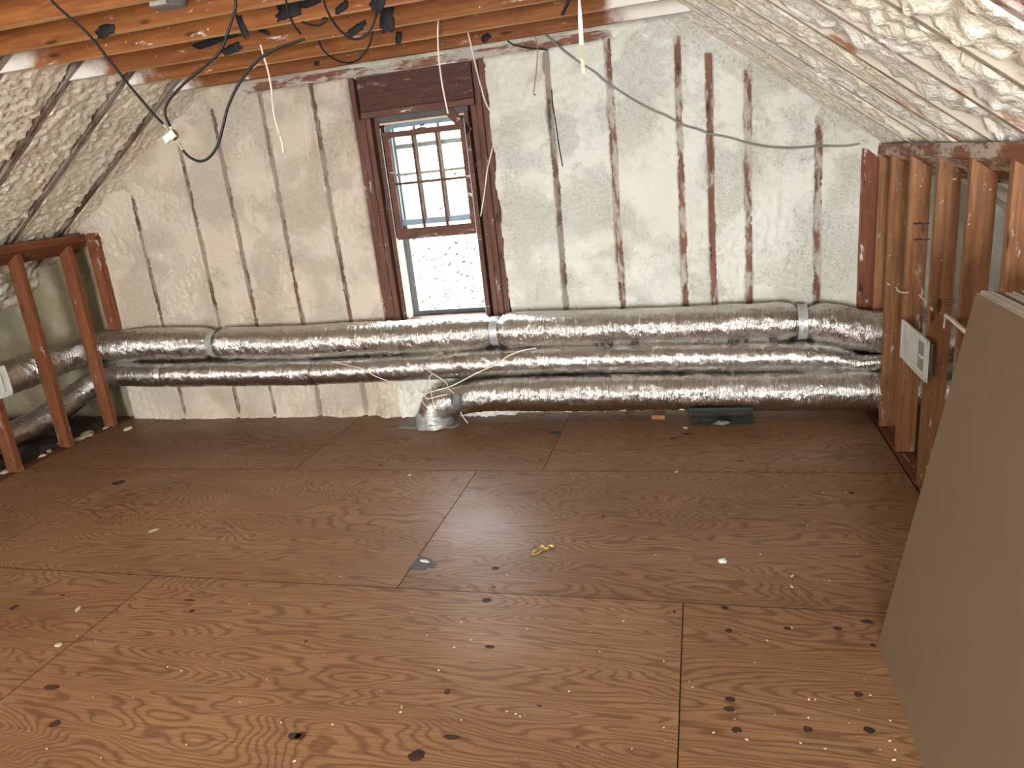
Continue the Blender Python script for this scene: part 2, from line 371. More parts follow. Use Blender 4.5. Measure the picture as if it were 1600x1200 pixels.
# ------------------------------------------------------------------ floor
def make_floor():
    rows = [(-1.0115, .02), (-2.2305, -1.0115), (-3.4495, -2.2305), (-4.6685, -3.4495), (-5.8875, -4.6685), (-7.1065, -5.8875), (YB, -7.1065)]
    seams = [[-4.66, -2.52, -.915, .97], [-4.66, -3.748, -1.31, .97], [-4.66, -2.544, -.105, .97], [-4.66, -3.748, -1.31, .97],
             [-4.66, -2.544, -.105, .97], [-4.66, -3.748, -1.31, .97], [-4.66, -2.544, -.105, .97]]
    v = []; f = []; mi = []; uv = []; tone = []
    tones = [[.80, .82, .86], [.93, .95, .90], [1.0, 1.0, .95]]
    for r, (y0, y1) in enumerate(rows):
        sx = seams[r]
        for i in range(len(sx)-1):
            g = .0022
            x0 = sx[i]+g; x1 = sx[i+1]-g; ya = y0+.0028; yb = y1-.0028; b = len(v)
            skew = (.03 if r == 0 else 0)
            ox, oy = random.uniform(0, 30), random.uniform(0, 30)
            vs = [(x0, ya, 0), (x1, ya, 0), (x1, yb, 0), (x0, yb, 0), (x0, ya, -.018), (x1, ya, -.018), (x1, yb, -.018), (x0, yb, -.018)]
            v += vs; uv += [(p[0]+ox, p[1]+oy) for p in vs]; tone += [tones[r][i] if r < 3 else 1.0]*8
            f += [(b, b+1, b+2, b+3), (b+4, b+5, b+1, b), (b+5, b+6, b+2, b+1), (b+6, b+7, b+3, b+2), (b+7, b+4, b, b+3)]; mi += [0, 1, 1, 1, 1]
    # deck under the knee wall spaces
    b = len(v); vs = [(OUTL-.3, YB, -.02), (OUTR+.3, YB, -.02), (OUTR+.3, .2, -.02), (OUTL-.3, .2, -.02)]
    v += vs; uv += [(0, 0)]*4; tone += [1]*4; f.append((b, b+1, b+2, b+3)); mi.append(1)
    # knots and plugs flush with the veneer
    def blot(x, y, lx, ly, m, rot=0.0, seed=0, n=18, z=.0008):
        c = onZ(x, y, 0); bb = len(v)
        v.append((c.x, c.y, z)); uv.append((c.x, c.y)); tone.append(1)
        for i in range(n):
            a = 2*math.pi*i/n; rr = 1+.25*noise.noise(V((math.cos(a)*1.5+seed, math.sin(a)*1.5, seed*.7)))
            px, py = lx*math.cos(a)*rr, ly*math.sin(a)*rr
            v.append((c.x+px*math.cos(rot)-py*math.sin(rot), c.y+px*math.sin(rot)+py*math.cos(rot), z)); uv.append((c.x+px, c.y+py)); tone.append(1)
        for i in range(n): f.append((bb, bb+1+i, bb+1+(i+1) % n)); mi.append(m)
    K = [(1139, 986, 7, 3.6), (1230, 982, 6, 3), (1309, 982, 7, 3.2), (1354, 971, 10, 3.6), (1132, 950, 7, 3), (1141, 1093, 10, 4.5), (1139, 1108, 10, 4), (1151, 1141, 9, 5), (1262, 1140, 8, 4.5), (1358, 1141, 9, 5),
         (1341, 1085, 7, 4), (1364, 1008, 5, 2.5), (761, 938, 10, 4), (765, 1011, 9, 3), (699, 1081, 6, 5), (651, 1181, 15, 9), (707, 1152, 16, 4), (86, 1131, 9, 4.5), (81, 1074, 14, 3), (772, 918, 4, 1.6), (732, 917, 3, 1.3), (843, 1103, 5, 1.6),
         (1052, 685, 7, 2), (1073, 678, 8, 2), (1155, 720, 9, 1.2), (635, 688, 4, 1), (595, 726, 3, 1.3), (185, 754, 12, 3), (22, 949, 7, 3), (296, 938, 12, 1.5), (300, 955, 5, 2), (943, 807, 5, 2), (1138, 737, 5, 1), (478, 1002, 3, 2), (1330, 770, 5, 2), (1250, 790, 6, 1), (470, 1150, 9, 6), (800, 700, 3, 1), (903, 1167, 4, 1.5), (774, 888, 8, 3), (1054, 956, 3, 3), (98, 930, 5, 1.2), (460, 1150, 12, 5)]
    for i, (x, y, a, b2) in enumerate(K):
        p = onZ(x, y, 0); d = (p-CAM).length; lx = .78*a*d/CF; ly = .78*b2*d/CF/max(.2, CAM.z/d)
        blot(x, y, lx, ly, 2, seed=i*3.1)
    poly = [(637, 890), (654, 869), (660, 869), (664, 872), (676, 874), (675, 877), (685, 883), (676, 884), (683, 888), (668, 887), (664, 891), (650, 890)]
    b = len(v)
    for q in poly: p = onZ(*q); v.append((p.x, p.y, .0009)); uv.append((p.x, p.y)); tone.append(1)
    f.append(tuple(range(b, b+len(poly)))[::-1]); mi.append(3)
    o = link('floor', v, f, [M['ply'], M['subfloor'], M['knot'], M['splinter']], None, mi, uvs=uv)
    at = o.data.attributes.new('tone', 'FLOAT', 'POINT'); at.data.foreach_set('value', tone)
    struct(o)
make_floor()

# ------------------------------------------------------------------ gable wall (foam between studs)
STUDS = [(-4.109, 1.864, 'grey'), (-3.60, 2.06, 'grey'), (-3.275, 2.30, 'grey'), (-2.882, 2.338, 'grey'), (-2.491, 2.342, 'grey'),
         (-.888, 2.345, 'grey'), (-.512, 2.345, 'brown'), (-.109, 2.323, 'brown'), (.067, 2.203, 'brown'), (.282, 2.079, 'brown'), (.676, 1.789, 'brown')]
WX0, WX1, WZ0, WZ1 = -2.225, -1.285, .66, 2.345
def gable():
    x0, x1, z0, z1 = OUTL, OUTR, -.02, 3.46
    xs = []; x = x0
    while x < x1: xs.append(x); x += .0085 if -4.75 < x < 1.05 else .05
    zs = []; z = z0
    while z < z1: zs.append(z); z += .0115 if z < 2.46 else .05
    v = []; idx = {}
    for j, z in enumerate(zs):
        for i, x in enumerate(xs):
            y = .004*fb(x*2.2, 0, z*2.2) + .0025*fb(x*16, 3, z*16, 3)
            rough = smooth(-.05, .2, fb(x*1.6+9, 2, z*1.6, 6)) 
            y += rough*(.011*fb(x*24, 7, z*24, 4)-.004)
            nz = noise.noise(V((x*30, z*42, 1))); nz2 = noise.noise(V((x*5+3, z*9, 8)))
            y -= .004
            for sx, top, kd in STUDS:
                d = abs(x-sx-.012*noise.noise(V((sx*7, z*1.5, 4)))*.6)
                if d < .07 and z < top + .03*nz2:
                    e = d-(.0175+.007*nz+.008*nz2+.006*fb(x*60, 1, z*70, 2)-(.003 if kd == 'grey' else 0))
                    y += .034*(1-smooth(-.003, .003, e)) - .006*(smooth(0, .01, e)-smooth(.012, .045, e))*(.6+nz)
            # exposed window framing
            ex = max(WX0+.012*nz2+.006*nz-x, x-(WX1+.016*noise.noise(V((z*6, 5, 2)))+.006*nz), WZ0-z, z-(WZ1+.0*nz))
            y += .05*(1-smooth(-.004, .004, ex))
            # exposed plate under the joists
            ez = max(2.345+.008*nz-z, z-2.40, x+.45+.1*nz2, -3.2-x)
            if -2.95-.1*nz2 < x: y += .03*(1-smooth(-.004, .006, ez+.02*max(0, nz2)))
            # fillet where wall foam rolls into the roof foam
            dz = min((zl(x)-z)*.857, (zr(x)-z)*.8)
            if dz < .14: y -= .32*(.14-max(dz, -.05))**2/.14*1.2 + .006*fb(x*12, 1, z*12, 3)*smooth(.14, .03, dz)
            # foam skirt at the floor
            if z < .10 and -4.4 < x < -1.3:
                y -= .05*smooth(.09, .0, z)*(.6+.6*fb(x*4, 2, 1))
            # the thick lumpy bay left of the floor boot
            if -2.6 < x < -1.4 and z < .36:
                m = smooth(-2.42, -2.3, x)*smooth(-1.4, -1.5, x)*smooth(.36, .3, z)
                y -= m*(.03+.055*abs(fb(x*16, 3, z*12, 3))+.02*fb(x*34, 1, z*28, 3))
            if x > 1.02: y -= .02+.03*fb(x*6, 1, z*6, 4)
            if x < -4.62: y += .12*smooth(-4.60, -4.68, x)+.03*fb(x*8, 1, z*8, 4)+.02*(noise.voronoi(V((x*20, 1, z*20)))[0][0]-.4)
            v.append((x, y, z))
    nx = len(xs); f = []; uvn = len(v)
    for j in range(len(zs)-1):
        zc = zs[j]
        for i in range(nx-1):
            xc = xs[i]
            if -2.185 < xc < -1.325 and .685 < zc < 2.335: continue
            a = j*nx+i; f.append((a, a+1, a+nx+1, a+nx))
    mi = []
    for j in range(len(zs)-1):
        for i in range(nx-1):
            xc = xs[i]
            if -2.185 < xc < -1.325 and .685 < zs[j] < 2.335: continue
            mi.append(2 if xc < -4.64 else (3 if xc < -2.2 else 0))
    mb = MB()
    mb.box((OUTL-.3, .15, -.1), (-2.085, .17, 3.5)); mb.box((-1.43, .15, -.1), (OUTR+.3, .17, 3.5))
    mb.box((-2.085, .15, -.1), (-1.43, .17, .70)); mb.box((-2.085, .15, 2.06), (-1.43, .17, 3.5))
    b = len(v); v += mb.v; f += [tuple(q+b for q in t) for t in mb.f]; mi += [1]*len(mb.f)
    struct(link('wall_back', v, f, [M['gable_foam'], M['sheath'], M['foam_eave_shade'], M['gable_foam_dim']], None, mi, smooth=True))
gable()

GL = ['narrow grey sprayed stud in the far wall, the shortest and nearest the left knee wall',
      'grey sprayed stud in the far wall, second from the left knee wall',
      'grey sprayed stud in the far wall, middle one of five left of the window',
      'grey sprayed stud with ragged foam edges in the far wall, second left of the window',
      'brown and grey stud in the far wall, next stud left of the window',
      'whitish foam-coated stud in the far wall just right of the window, black wire beside it',
      'red-brown stud in the far wall, second stud right of the window',
      'greyish stud in the far wall, third right of the window, under the sagging cable',
      'red-brown stud in the far wall, left one of the close pair',
      'rough red-brown stud in the far wall, right one of the close pair',
      'short clean brown stud in the far wall nearest the right knee wall']
for (sx, top, kd), lb in zip(STUDS, GL):
    zt = min(zl(sx), zr(sx), 2.36)-.01
    o = board('wall_stud', (sx, .001, 0), (sx, .001, zt), (0, 1, 0), .13, .04, M['gable_stud_grey' if kd == 'grey' else 'gable_stud'])
    tag(o, lb, 'stud', 'studs in the far gable wall')
o = board('top_plate', (-3.18, .004, 2.385), (-.16, .004, 2.385), (0, 1, 0), .12, .07, M['gable_stud'])
tag(o, 'horizontal sprayed top plate of the far wall, above the window header', 'plate')

# ------------------------------------------------------------------ roof foam + rafters
RAF_R = [(-.05, -.07), (-.60, -.58), (-.96, -.97), (-1.35, -1.37), (-1.68, -1.70), (-2.05, -2.06), (-2.46, -2.50), (-2.87, -2.93), (-3.3, -3.35)]
RAF_L = [(-.19, -.40), (-.60, -.82), (-1.02, -1.21), (-1.44, -1.62), (-1.86, -2.02)]
def raf_y(pair, t): return pair[0] + (pair[1]-pair[0])*t
def roof():
    v = []; f = []; mi = []; uv = []
    for side in (1, -1):
        xa = OUTR if side > 0 else OUTL
        Lx = abs(xa-RIDX)
        ys = []; y = .175
        while y > YB: ys.append(y); y -= .0125 if y > -3.4 else .09
        ys.append(YB)
        ss = []; s = 0.0
        x_top_fine = (-.25 if side > 0 else -3.1)
        while s < Lx:
            ss.append(s); x = xa-s*side
            fine = (x > x_top_fine and x < 1.3) if side > 0 else (x < x_top_fine and x > -5.6)
            s += .0115 if fine else .05
        ss.append(Lx); b = len(v); n = len(ss)
        nrm = NR if side > 0 else NL
        rafs = RAF_R if side > 0 else RAF_L
        for y in ys:
            near = smooth(-.7, -2.4, y)
            for s in ss:
                x = xa-s*side; z = zr(x) if side > 0 else zl(x)
                t = (XR-x)/1.12 if side > 0 else (x-XL)/1.4
                if y > -3.5:
                    if side > 0:
                        big = 0.0
                        d, _ = noise.voronoi(V((x*9+.5*fb(x*5, y*5, 1), y*9+.5*fb(x*5, y*5, 7), 3.0)))
                        big = (.42-d[0])*.055*(.12+near*1.0)
                        d2, _ = noise.voronoi(V((x*24+.5*fb(x*9, y*9, 4), y*24, 9)))
                        big += (.42-d2[0])*.026
                        h = .012 - big - .012*fb(x*5, y*5, 2) - .007*fb(x*26, y*26, 5, 3)
                        flat = smooth(.12, .35, fb(x*1.7+4, y*2.5, 6))*(1-near*.6)
                        h = h*(1-.75*flat) + .008*flat
                        h += .045*smooth(.30, .02, t)*smooth(-.05, .35, fb(x*1.2, y*3.3, 11))   # foam thins out near the knee wall
                    else:
                        d2, _ = noise.voronoi(V((x*26+.8*fb(x*8, y*8, 2), y*26, 9)))
                        h = .014 - (.42-d2[0])*.026 - .012*fb(x*4, y*4, 2) - .008*fb(x*24, y*24, 5, 3)
                        flat = smooth(.15, .35, fb(x*1.2+8, y*2, 6)); h = h*(1-.75*flat)+.010*flat
                    for rp in rafs:
                        dd = y-raf_y(rp, t); nz = noise.noise(V((x*18, y*3+rp[0]*9, 2))); nz3 = noise.noise(V((x*4, rp[0]*5, 6)))
                        if abs(dd) < .08:
                            e = abs(dd)-.019
                            k = 1-smooth(-.004+.004*nz, .006+.006*nz, e)
                            cov = smooth(-.42, -.12, noise.noise(V((x*2.3, rp[0]*7, 14))))*(1 if side > 0 else .3)
                            k *= 1-.97*cov*smooth(-.008, .008, dd+.006*nz)
                            h = h*(1-k) + .05*k
                            if side > 0 or True:   # crack on one side
                                c = math.exp(-((dd+.026)/.008)**2)*max(0, nz3+.15+nz*.5)
                                h += .045*c
                                # overlap lips
                                h -= .018*math.exp(-((dd-.032)/.014)**2)*max(0, nz+.2)
                    if (side > 0 and x > XR+.12) or (side < 0 and x < XL-.12):
                        h += .02+.05*fb(x*5, y*5, 3)
                else: h = .03
                v.append((x+nrm.x*h, y, z+nrm.z*h)); uv.append((x, y))
        for j in range(len(ys)-1):
            for i in range(n-1):
                a = b+j*n+i
                f.append((a, a+1, a+n+1, a+n) if side > 0 else (a, a+n, a+n+1, a+1)); mi.append(0 if side > 0 else 1)
    struct(link('ceiling', v, f, [M['foam'], M['foam_left']], None, mi, smooth=True))
roof()
RL = ['foam-coated rafter lying against the far wall on the right slope', 'sprayed rafter on the right slope, second from the far wall, dark ragged edge',
      'thinly sprayed rafter on the right slope, third from the far wall', 'sprayed rafter on the right slope, fourth from the far wall, meeting the knee wall plate',
      'sprayed rafter on the right slope, fifth from the far wall', 'rafter on the right slope with bare orange foot, sixth from the far wall',
      'sprayed rafter between the big foam lumps on the right slope, seventh from the far wall', 'bare brown rafter crossing the top right corner', 'rafter of the right slope nearest the camera']
for rp, lb in zip(RAF_R, RL):
    xb, xt = (1.75, -1.40); tb, tt = (XR-xb)/1.12, (XR-xt)/1.12
    o = board('rafter', (xb, raf_y(rp, 0), zr(xb)+.012), (xt, raf_y(rp, 1), zr(xt)+.012), NR, .17, .038, M['plate'] if rp[0] == -2.87 else M['rafter'])
    tag(o, lb, 'rafter', 'rafters of the right roof slope')
LLb = ['grey sprayed rafter on the left slope nearest the far wall', 'dusty rafter on the left slope, second from the far wall, ragged foam edge',
       'ragged-edged rafter on the left slope, third from the far wall', 'rafter at the left frame edge on the left slope, fourth from the far wall', 'rafter of the left slope nearest the camera']
for rp, lb in zip(RAF_L, LLb):
    xb, xt = (-6.1, -1.6)
    xm = XL; dy = (rp[1]-rp[0])/1.4
    o = board('rafter', (XL-.4, rp[0]-dy*.4, zl(XL-.4)+.010), (-2.6, rp[0]+dy*(-2.6-XL), zl(-2.6)+.010), NL, .17, .038, M['gable_stud_grey'])
    tag(o, lb, 'rafter', 'rafters of the left roof slope')

# ------------------------------------------------------------------ ceiling joists
JY = [-.34, -.76, -1.17, -1.59, -1.92, -2.26, -2.64, -3.02]
JN = ['orange-brown ceiling joist closest to the far wall', 'orange-brown ceiling joist, second from the far wall', 'ceiling joist third from the far wall, thin pale lower edge',
      'ceiling joist fourth from the far wall, black sealant streaks', 'ceiling joist fifth from the far wall, broad pale lower edge', 'bright orange ceiling joist sixth from the far wall with grey housing on it',
      'orange ceiling joist at the top left corner, seventh from the far wall', 'ceiling joist nearest the camera above the frame']
for y, lb in zip(JY, JN):
    o = board('ceiling_joist', (-3.34, y-.019, 2.37), (.02, y-.019, 2.37), (0, 0, 1), .14, .038, M['joist'], cut=(.22, -.17))
    if y < -.5: o.data.materials.append(M['joist_edge']); o.data.polygons[0].material_index = 1
    tag(o, lb, 'joist', 'ceiling joists')

# ------------------------------------------------------------------ knee walls
def stud_r(y, w=.092, lb='', xo=0):
    # tops cut to the slope
    z0 = PLZ_R-.055
    mb = MB(); t = .019; x0, x1 = XR+xo, XR+xo+w
    zt0 = z0-(x0-XR)*SL_R-.001; zt1 = z0-(x1-XR)*SL_R-.001
    # local X = up
    mb.hexa([(0, -t, 0), (zt0, -t, 0), (zt0, t, 0), (0, t, 0), (0, -t, x1-x0), (zt1, -t, x1-x0), (zt1, t, x1-x0), (0, t, x1-x0)])
    o = mb.build('knee_wall_stud', M['stud'], bevel=.002)
    o.matrix_world = Matrix(((0, 0, 1, x0), (0, 1, 0, y), (1, 0, 0, .0), (0, 0, 0, 1)))
    # hexa above is in local (up, y, out)
    return tag(o, lb, 'stud', 'studs of the right knee wall')
RS = [(-.045, 'tall brown stud of the right knee wall standing against the duct ends'), (-.335, 'worn brown stud of the right knee wall left of the white register'),
      (-.715, 'brown stud of the right knee wall with two dark scrape marks, behind the white register'), (-1.145, 'orange-brown stud of the right knee wall stamped with faint ink, right of the white register'),
      (-1.545, 'wide stud of the right knee wall rising just behind the drywall stack corner'), (-1.94, 'stud of the right knee wall at the right frame edge above the drywall'),
      (-2.35, 'stud of the right knee wall hidden mostly behind the drywall stack')]
rstuds = [stud_r(y, lb=lb) for y, lb in RS]
def face_marks(stud, name, Y, boxes, mat):
    mb = MB()
    for x0_, y0_, x1_, y1_ in boxes:
        a, b = onY(x0_, y1_, Y), onY(x1_, y0_, Y); mb.box((a.x, Y-.0006, a.z), (b.x, Y+.0002, b.z))
    o = mb.build(name, mat, stud); o.matrix_parent_inverse = stud.matrix_world.inverted(); return o
bpy.context.view_layer.update()
for yy in (349, 374): face_marks(rstuds[2], 'scrape_mark', -.735, [(1427, yy-2, 1440, yy+2), (1438, yy-1, 1453, yy+1.5), (1430, yy+2, 1444, yy+3)], M['insul'])
face_marks(rstuds[3], 'ink_stamp', -1.165, [(1465, 466, 1467, 478), (1470, 468, 1472, 478), (1474, 467, 1483, 468.5), (1474, 472, 1483, 473), (1478, 467, 1479, 479), (1474, 476, 1483, 477), (1489, 465, 1490.5, 477)], M['knot'])
# sole and top plate (right)
def plate(name, pts, y0, y1, mat, lb, grp=None):
    # pts cross section in (x,z); local X = along Y
    v = [(0, p[0], p[1]) for p in pts] + [(y1-y0, p[0], p[1]) for p in pts]; n = len(pts)
    fs = [tuple(range(n)), tuple(range(2*n-1, n-1, -1))] + [(i, i+n, (i+1) % n+n, (i+1) % n) for i in range(n)]
    o = link(name, v, fs, mat); o.matrix_world = Matrix(((0, 1, 0, 0), (1, 0, 0, y0), (0, 0, 1, 0), (0, 0, 0, 1)))
    bm = o.modifiers.new('bevel', 'BEVEL'); bm.width = .002
    return tag(o, lb, 'plate')
z0 = PLZ_R-.055
plate('top_plate', [(XR-.004, z0), (XR+.15, z0-.154*SL_R), (XR+.15, z0-.154*SL_R+.055), (XR-.004, z0+.055)], -3.2, .0, M['plate'], 'brown top plate of the right knee wall, spattered with foam')
plate('sole_plate', [(XR-.006, -.001), (XR+.09, -.001), (XR+.09, -.019), (XR-.006, -.019)], -3.2, -.01, M['plate_clean'], 'thin wooden sole strip along the foot of the right knee wall')
z0l = PLZ_L-.055; TL = .042; XT = XL+TL*z0l
plate('top_plate', [(XT+.004, z0l), (XT+.004, z0l+.055), (XT-.15, z0l+.055-.15*SL_L), (XT-.15, z0l-.15*SL_L)], -2.6, -.003, M['plate_clean'], 'dark brown top plate of the left knee wall')
plate('sole_plate', [(XL+.012, -.001), (XL+.012, -.019), (XL-.10, -.019), (XL-.10, -.001)], -2.6, -.01, M['plate_clean'], 'wooden sole strip along the foot of the left knee wall')
def stud_l(y, lb, w=.10, t=.022):
    zt0 = z0l-.001; zt1 = z0l-w*SL_L-.001
    mb = MB()
    mb.hexa([(0, -t, 0), (zt0, -t, 0), (zt0, t, 0), (0, t, 0), (0, -t, w), (zt1, -t, w), (zt1, t, w), (0, t, w)])
    o = mb.build('knee_wall_stud', M['stud_left'], bevel=.002)
    o.matrix_world = Matrix(((TL, 0, -1, XL), (0, 1, 0, y), (1, 0, 0, 0), (0, 0, 0, 1)))
    return tag(o, lb, 'stud', 'studs of the left knee wall')
for y, lb in [(-.165, 'orange stud of the left knee wall in front of the duct bend'), (-.61, 'orange stud of the left knee wall, second from the far wall'),
              (-1.06, 'orange stud of the left knee wall at the left frame edge carrying the white register'), (-1.5, 'orange stud of the left knee wall just outside the left frame edge')]: stud_l(y, lb)
# corner posts on the gable
o = board('corner_post', (.945, -.022, 0), (.945, -.022, 1.585), (0, 1, 0), .04, .085, M['plate_clean']); tag(o, 'dark brown post in the right corner between far wall and knee wall', 'post')
plate_end = plate('plate_end', [(XT+.006, z0l), (XT+.006, z0l+.055), (-4.475, z0l+.052), (-4.475, z0l-.004)], -.04, -.003, M['plate_clean'], 'short end block of the left top plate against the far wall')
o = board('corner_post', (-4.515, -.020, .76), (-4.500, -.020, 1.47), (0, 1, 0), .04, .038, M['plate_clean']); tag(o, 'dark brown post in the left corner where the knee wall meets the far wall', 'post')
o = board('corner_post', (-4.585, -.018, .76), (-4.568, -.018, 1.47), (0, 1, 0), .04, .085, M['stud_left']); tag(o, 'wide stud of the left knee wall flat against the far wall, beside the corner post', 'post')

mb = MB(); mb.box((RIDX-.12, YB, zr(RIDX)-.03), (RIDX+.12, .17, zr(RIDX)+.14)); struct(mb.build('ridge_sun_block', M['foam']))  # box over the roof foam's ridge gap, added to keep sun from leaking in
# eave walls, rear wall (behind the camera) with two window openings, left one added for the fill
mb = MB(); mb.box((OUTL-.02, YB, -.02), (OUTL, .15, zl(OUTL)+.15)); struct(mb.build('wall_left', M['foam_left']))
mb = MB(); mb.box((OUTR, YB, -.02), (OUTR+.02, .15, zr(OUTR)+.15)); struct(mb.build('wall_right', M['foam']))
mb = MB(); holes = [(-3.8, -2.8), (-1.1, .4)]
mb.box((OUTL, YB, -.1), (-3.8, YB+.04, 3.5)); mb.box((-2.8, YB, -.1), (-1.1, YB+.04, 3.5)); mb.box((.4, YB, -.1), (OUTR, YB+.04, 3.5))
for a, b in holes: mb.box((a, YB, -.1), (b, YB+.04, .4)); mb.box((a, YB, 1.9), (b, YB+.04, 3.5))
struct(mb.build('wall_front', M['gable_foam']))
for i, (a, b) in enumerate(holes):
    mb = MB(); y0, y1 = YB+.02, YB+.08
    mb.box((a-.03, y0, .37), (a+.03, y1, 1.93)); mb.box((b-.03, y0, .37), (b+.03, y1, 1.93)); mb.box((a, y0, .37), (b, y1, .43)); mb.box((a, y0, 1.87), (b, y1, 1.93)); mb.box((a, y0, 1.13), (b, y1, 1.17))
    struct(mb.build('window_%d' % (i+2), M['window_wood']))

# ------------------------------------------------------------------ window framing + window
def wb(name, x0, x1, z0_, z1, y0, y1, mat, lb, vertical=True):
    cx = (x0+x1)/2
    if vertical: o = board(name, (cx, y0, z0_), (cx, y0, z1), (0, 1, 0), y1-y0, x1-x0, mat)
    else: o = board(name, (x0, y0, (z0_+z1)/2), (x1, y0, (z0_+z1)/2), (0, 1, 0), y1-y0, z1-z0_, mat)
    return tag(o, lb, 'framing')
wb('window_header', -2.165, -1.375, 2.128, 2.345, .012, .05, M['header'], 'wide dark stained header board above the window', False)
wb('header_sill', -2.165, -1.375, 2.085, 2.125, .0, .10, M['window_wood'], 'flat brown board under the window header', False)
wb('window_stud', -2.222, -2.184, .02, 2.345, .006, .13, M['window_wood'], 'outermost brown stud left of the window')
wb('window_stud', -2.181, -2.143, .02, 2.083, .0, .13, M['window_wood'], 'inner brown stud left of the window, middle of three boards')
wb('window_stud', -2.140, -2.104, .02, 2.083, .004, .13, M['window_wood'], 'brown stud left of the window next to the jamb')
wb('window_stud', -1.322, -1.284, .02, 2.36, .006, .13, M['window_wood'], 'outermost brown stud right of the window')
wb('window_stud', -1.364, -1.326, .02, 2.345, .0, .13, M['window_wood'], 'middle brown stud right of the window, full height to the plate')
wb('window_stud', -1.404, -1.367, .02, 2.083, .004, .13, M['window_wood'], 'brown stud right of the window next to the jamb')
wb('window_sill_framing', -2.09, -1.415, .66, .70, .0, .13, M['window_wood'], 'rough brown sill board under the window, behind the duct', False)

win = struct(empty('window_1', (-1.75, .06, .72)))
def wp(name, boxes, mat, par=win, bevel=.0015):
    mb = MB()
    for a, b in boxes: mb.box(a, b)
    o = mb.build(name, mat, par, bevel=bevel); o.matrix_parent_inverse = win.matrix_world.inverted() if par is win else Matrix.Identity(4)
    o.matrix_parent_inverse = Matrix.Translation((1.75, -.06, -.72)) if par is win else Matrix.Identity(4)
    return o
wx0, wx1, wz0, wz1 = -2.085, -1.43, .715, 2.055
wp('window_frame', [((wx0, .02, wz0-.02), (wx0+.028, .15, wz1)), ((wx1-.028, .02, wz0-.02), (wx1, .15, wz1)), ((wx0, .02, wz0-.03), (wx1, .15, wz0))], M['window_wood'])
wp('head_gap', [((wx0, .03, wz1-.012), (wx1, .15, wz1+.032))], M['gap_fill'])
wp('jamb_stop', [((wx0+.029, .035, wz0), (wx0+.040, .052, 1.29)), ((wx0+.029, .062, wz0), (wx0+.038, .095, 1.29)), ((wx0+.029, .1, wz0), (wx0+.036, .125, wz1-.03))], M['pine'])
wp('jamb_liner', [((wx0+.029, .126, wz0), (wx0+.037, .15, wz1-.02)), ((wx1-.037, .126, wz0), (wx1-.029, .15, wz1-.02)), ((wx0+.030, .022, .73), (wx0+.034, .033, wz1-.04)), ((wx1-.034, .018, .73), (wx1-.030, .033, wz1-.04))], M['jamb_liner'])
wp('head_stop', [((wx0+.03, .03, wz1-.022), (wx1-.03, .045, wz1-.006))], M['pine'])
wp('storm_frame', [((wx0+.037, .135, wz0), (wx0+.082, .148, wz1)), ((wx1-.06, .135, wz0), (wx1-.037, .148, wz1)), ((wx0+.08, .135, wz0), (wx1-.06, .148, wz0+.035)), ((wx0+.08, .135, 1.875), (wx1-.06, .148, 1.905))], M['slate'])
def sash(x0, x1, z0_, z1, y0, y1, stile, rb, rt, nh, mat):
    e = empty('sash'); e.parent = win; e.matrix_parent_inverse = Matrix.Translation((1.75, -.06, -.72))
    def q(name, boxes, m):
        mb = MB()
        for a, b in boxes: mb.box(a, b)
        return mb.build(name, m, e, bevel=.002)
    q('sash_frame', [((x0, y0, z0_), (x0+stile, y1, z1)), ((x1-stile, y0, z0_), (x1, y1, z1)), ((x0+stile, y0, z0_), (x1-stile, y1, z0_+rb)), ((x0+stile, y0, z1-rt), (x1-stile, y1, z1))], mat)
    ww = (x1-x0-2*stile); bx = []; mm = M['window_wood'] if mat is M['window_wood'] else M['vent_dark']
    for i in (1, 2): xx = x0+stile+ww*i/3; bx.append(((xx-.008, y0+.004, z0_+rb), (xx+.008, y1-.004, z1-rt)))
    for i in range(1, nh): zz = z0_+rb+(z1-rt-z0_-rb)*i/nh; bx.append(((x0+stile, y0+.006, zz-.008), (x1-stile, y1-.006, zz+.008)))
    q('muntin_grid', bx, mm)
    ym = (y0+y1)/2; q('pane', [((x0+stile-.003, ym-.002, z0_+rb-.003), (x1-stile+.003, ym+.002, z1-rt+.003))], M['glass'])
    return e
s1 = sash(wx0+.034, wx1-.034, 1.275, 1.985, .042, .072, .04, .072, .036, 2, M['window_wood'])
s2 = sash(wx0+.036, wx1-.036, 1.365, 2.045, .098, .124, .036, .04, .035, 2, M['blue_grey'])
mb = MB(); mb.box((-1.80, .046, 1.984), (-1.74, .078, 1.992)); mb.tube([(-1.775, .055, 1.99), (-1.772, .055, 2.003), (-1.75, .056, 2.008)], .006)
lk = mb.build('sash_lock', M['slate'], s1)
# lower sash bar fallen askew at the head (dark diagonal bracket)
b0, b1 = onY(700, 172, .02), onY(733, 207, .02)
o = board('wooden_block', b0, b1, (0, 1, 0), .022, .060, M['window_wood']); tag(o, 'short brown board nailed diagonally across the top right corner of the window', 'board')
mb = MB()
for a, b in [((713, 184), (719, 187)), ((714, 189), (718, 183))]: mb.tube([onY(*a, .008), onY(*b, .008)], .0022, 6)
tag(mb.build('wood_splinter', M['pine']), 'pale splinter sticking out of the diagonal board at the window corner', 'splinter')

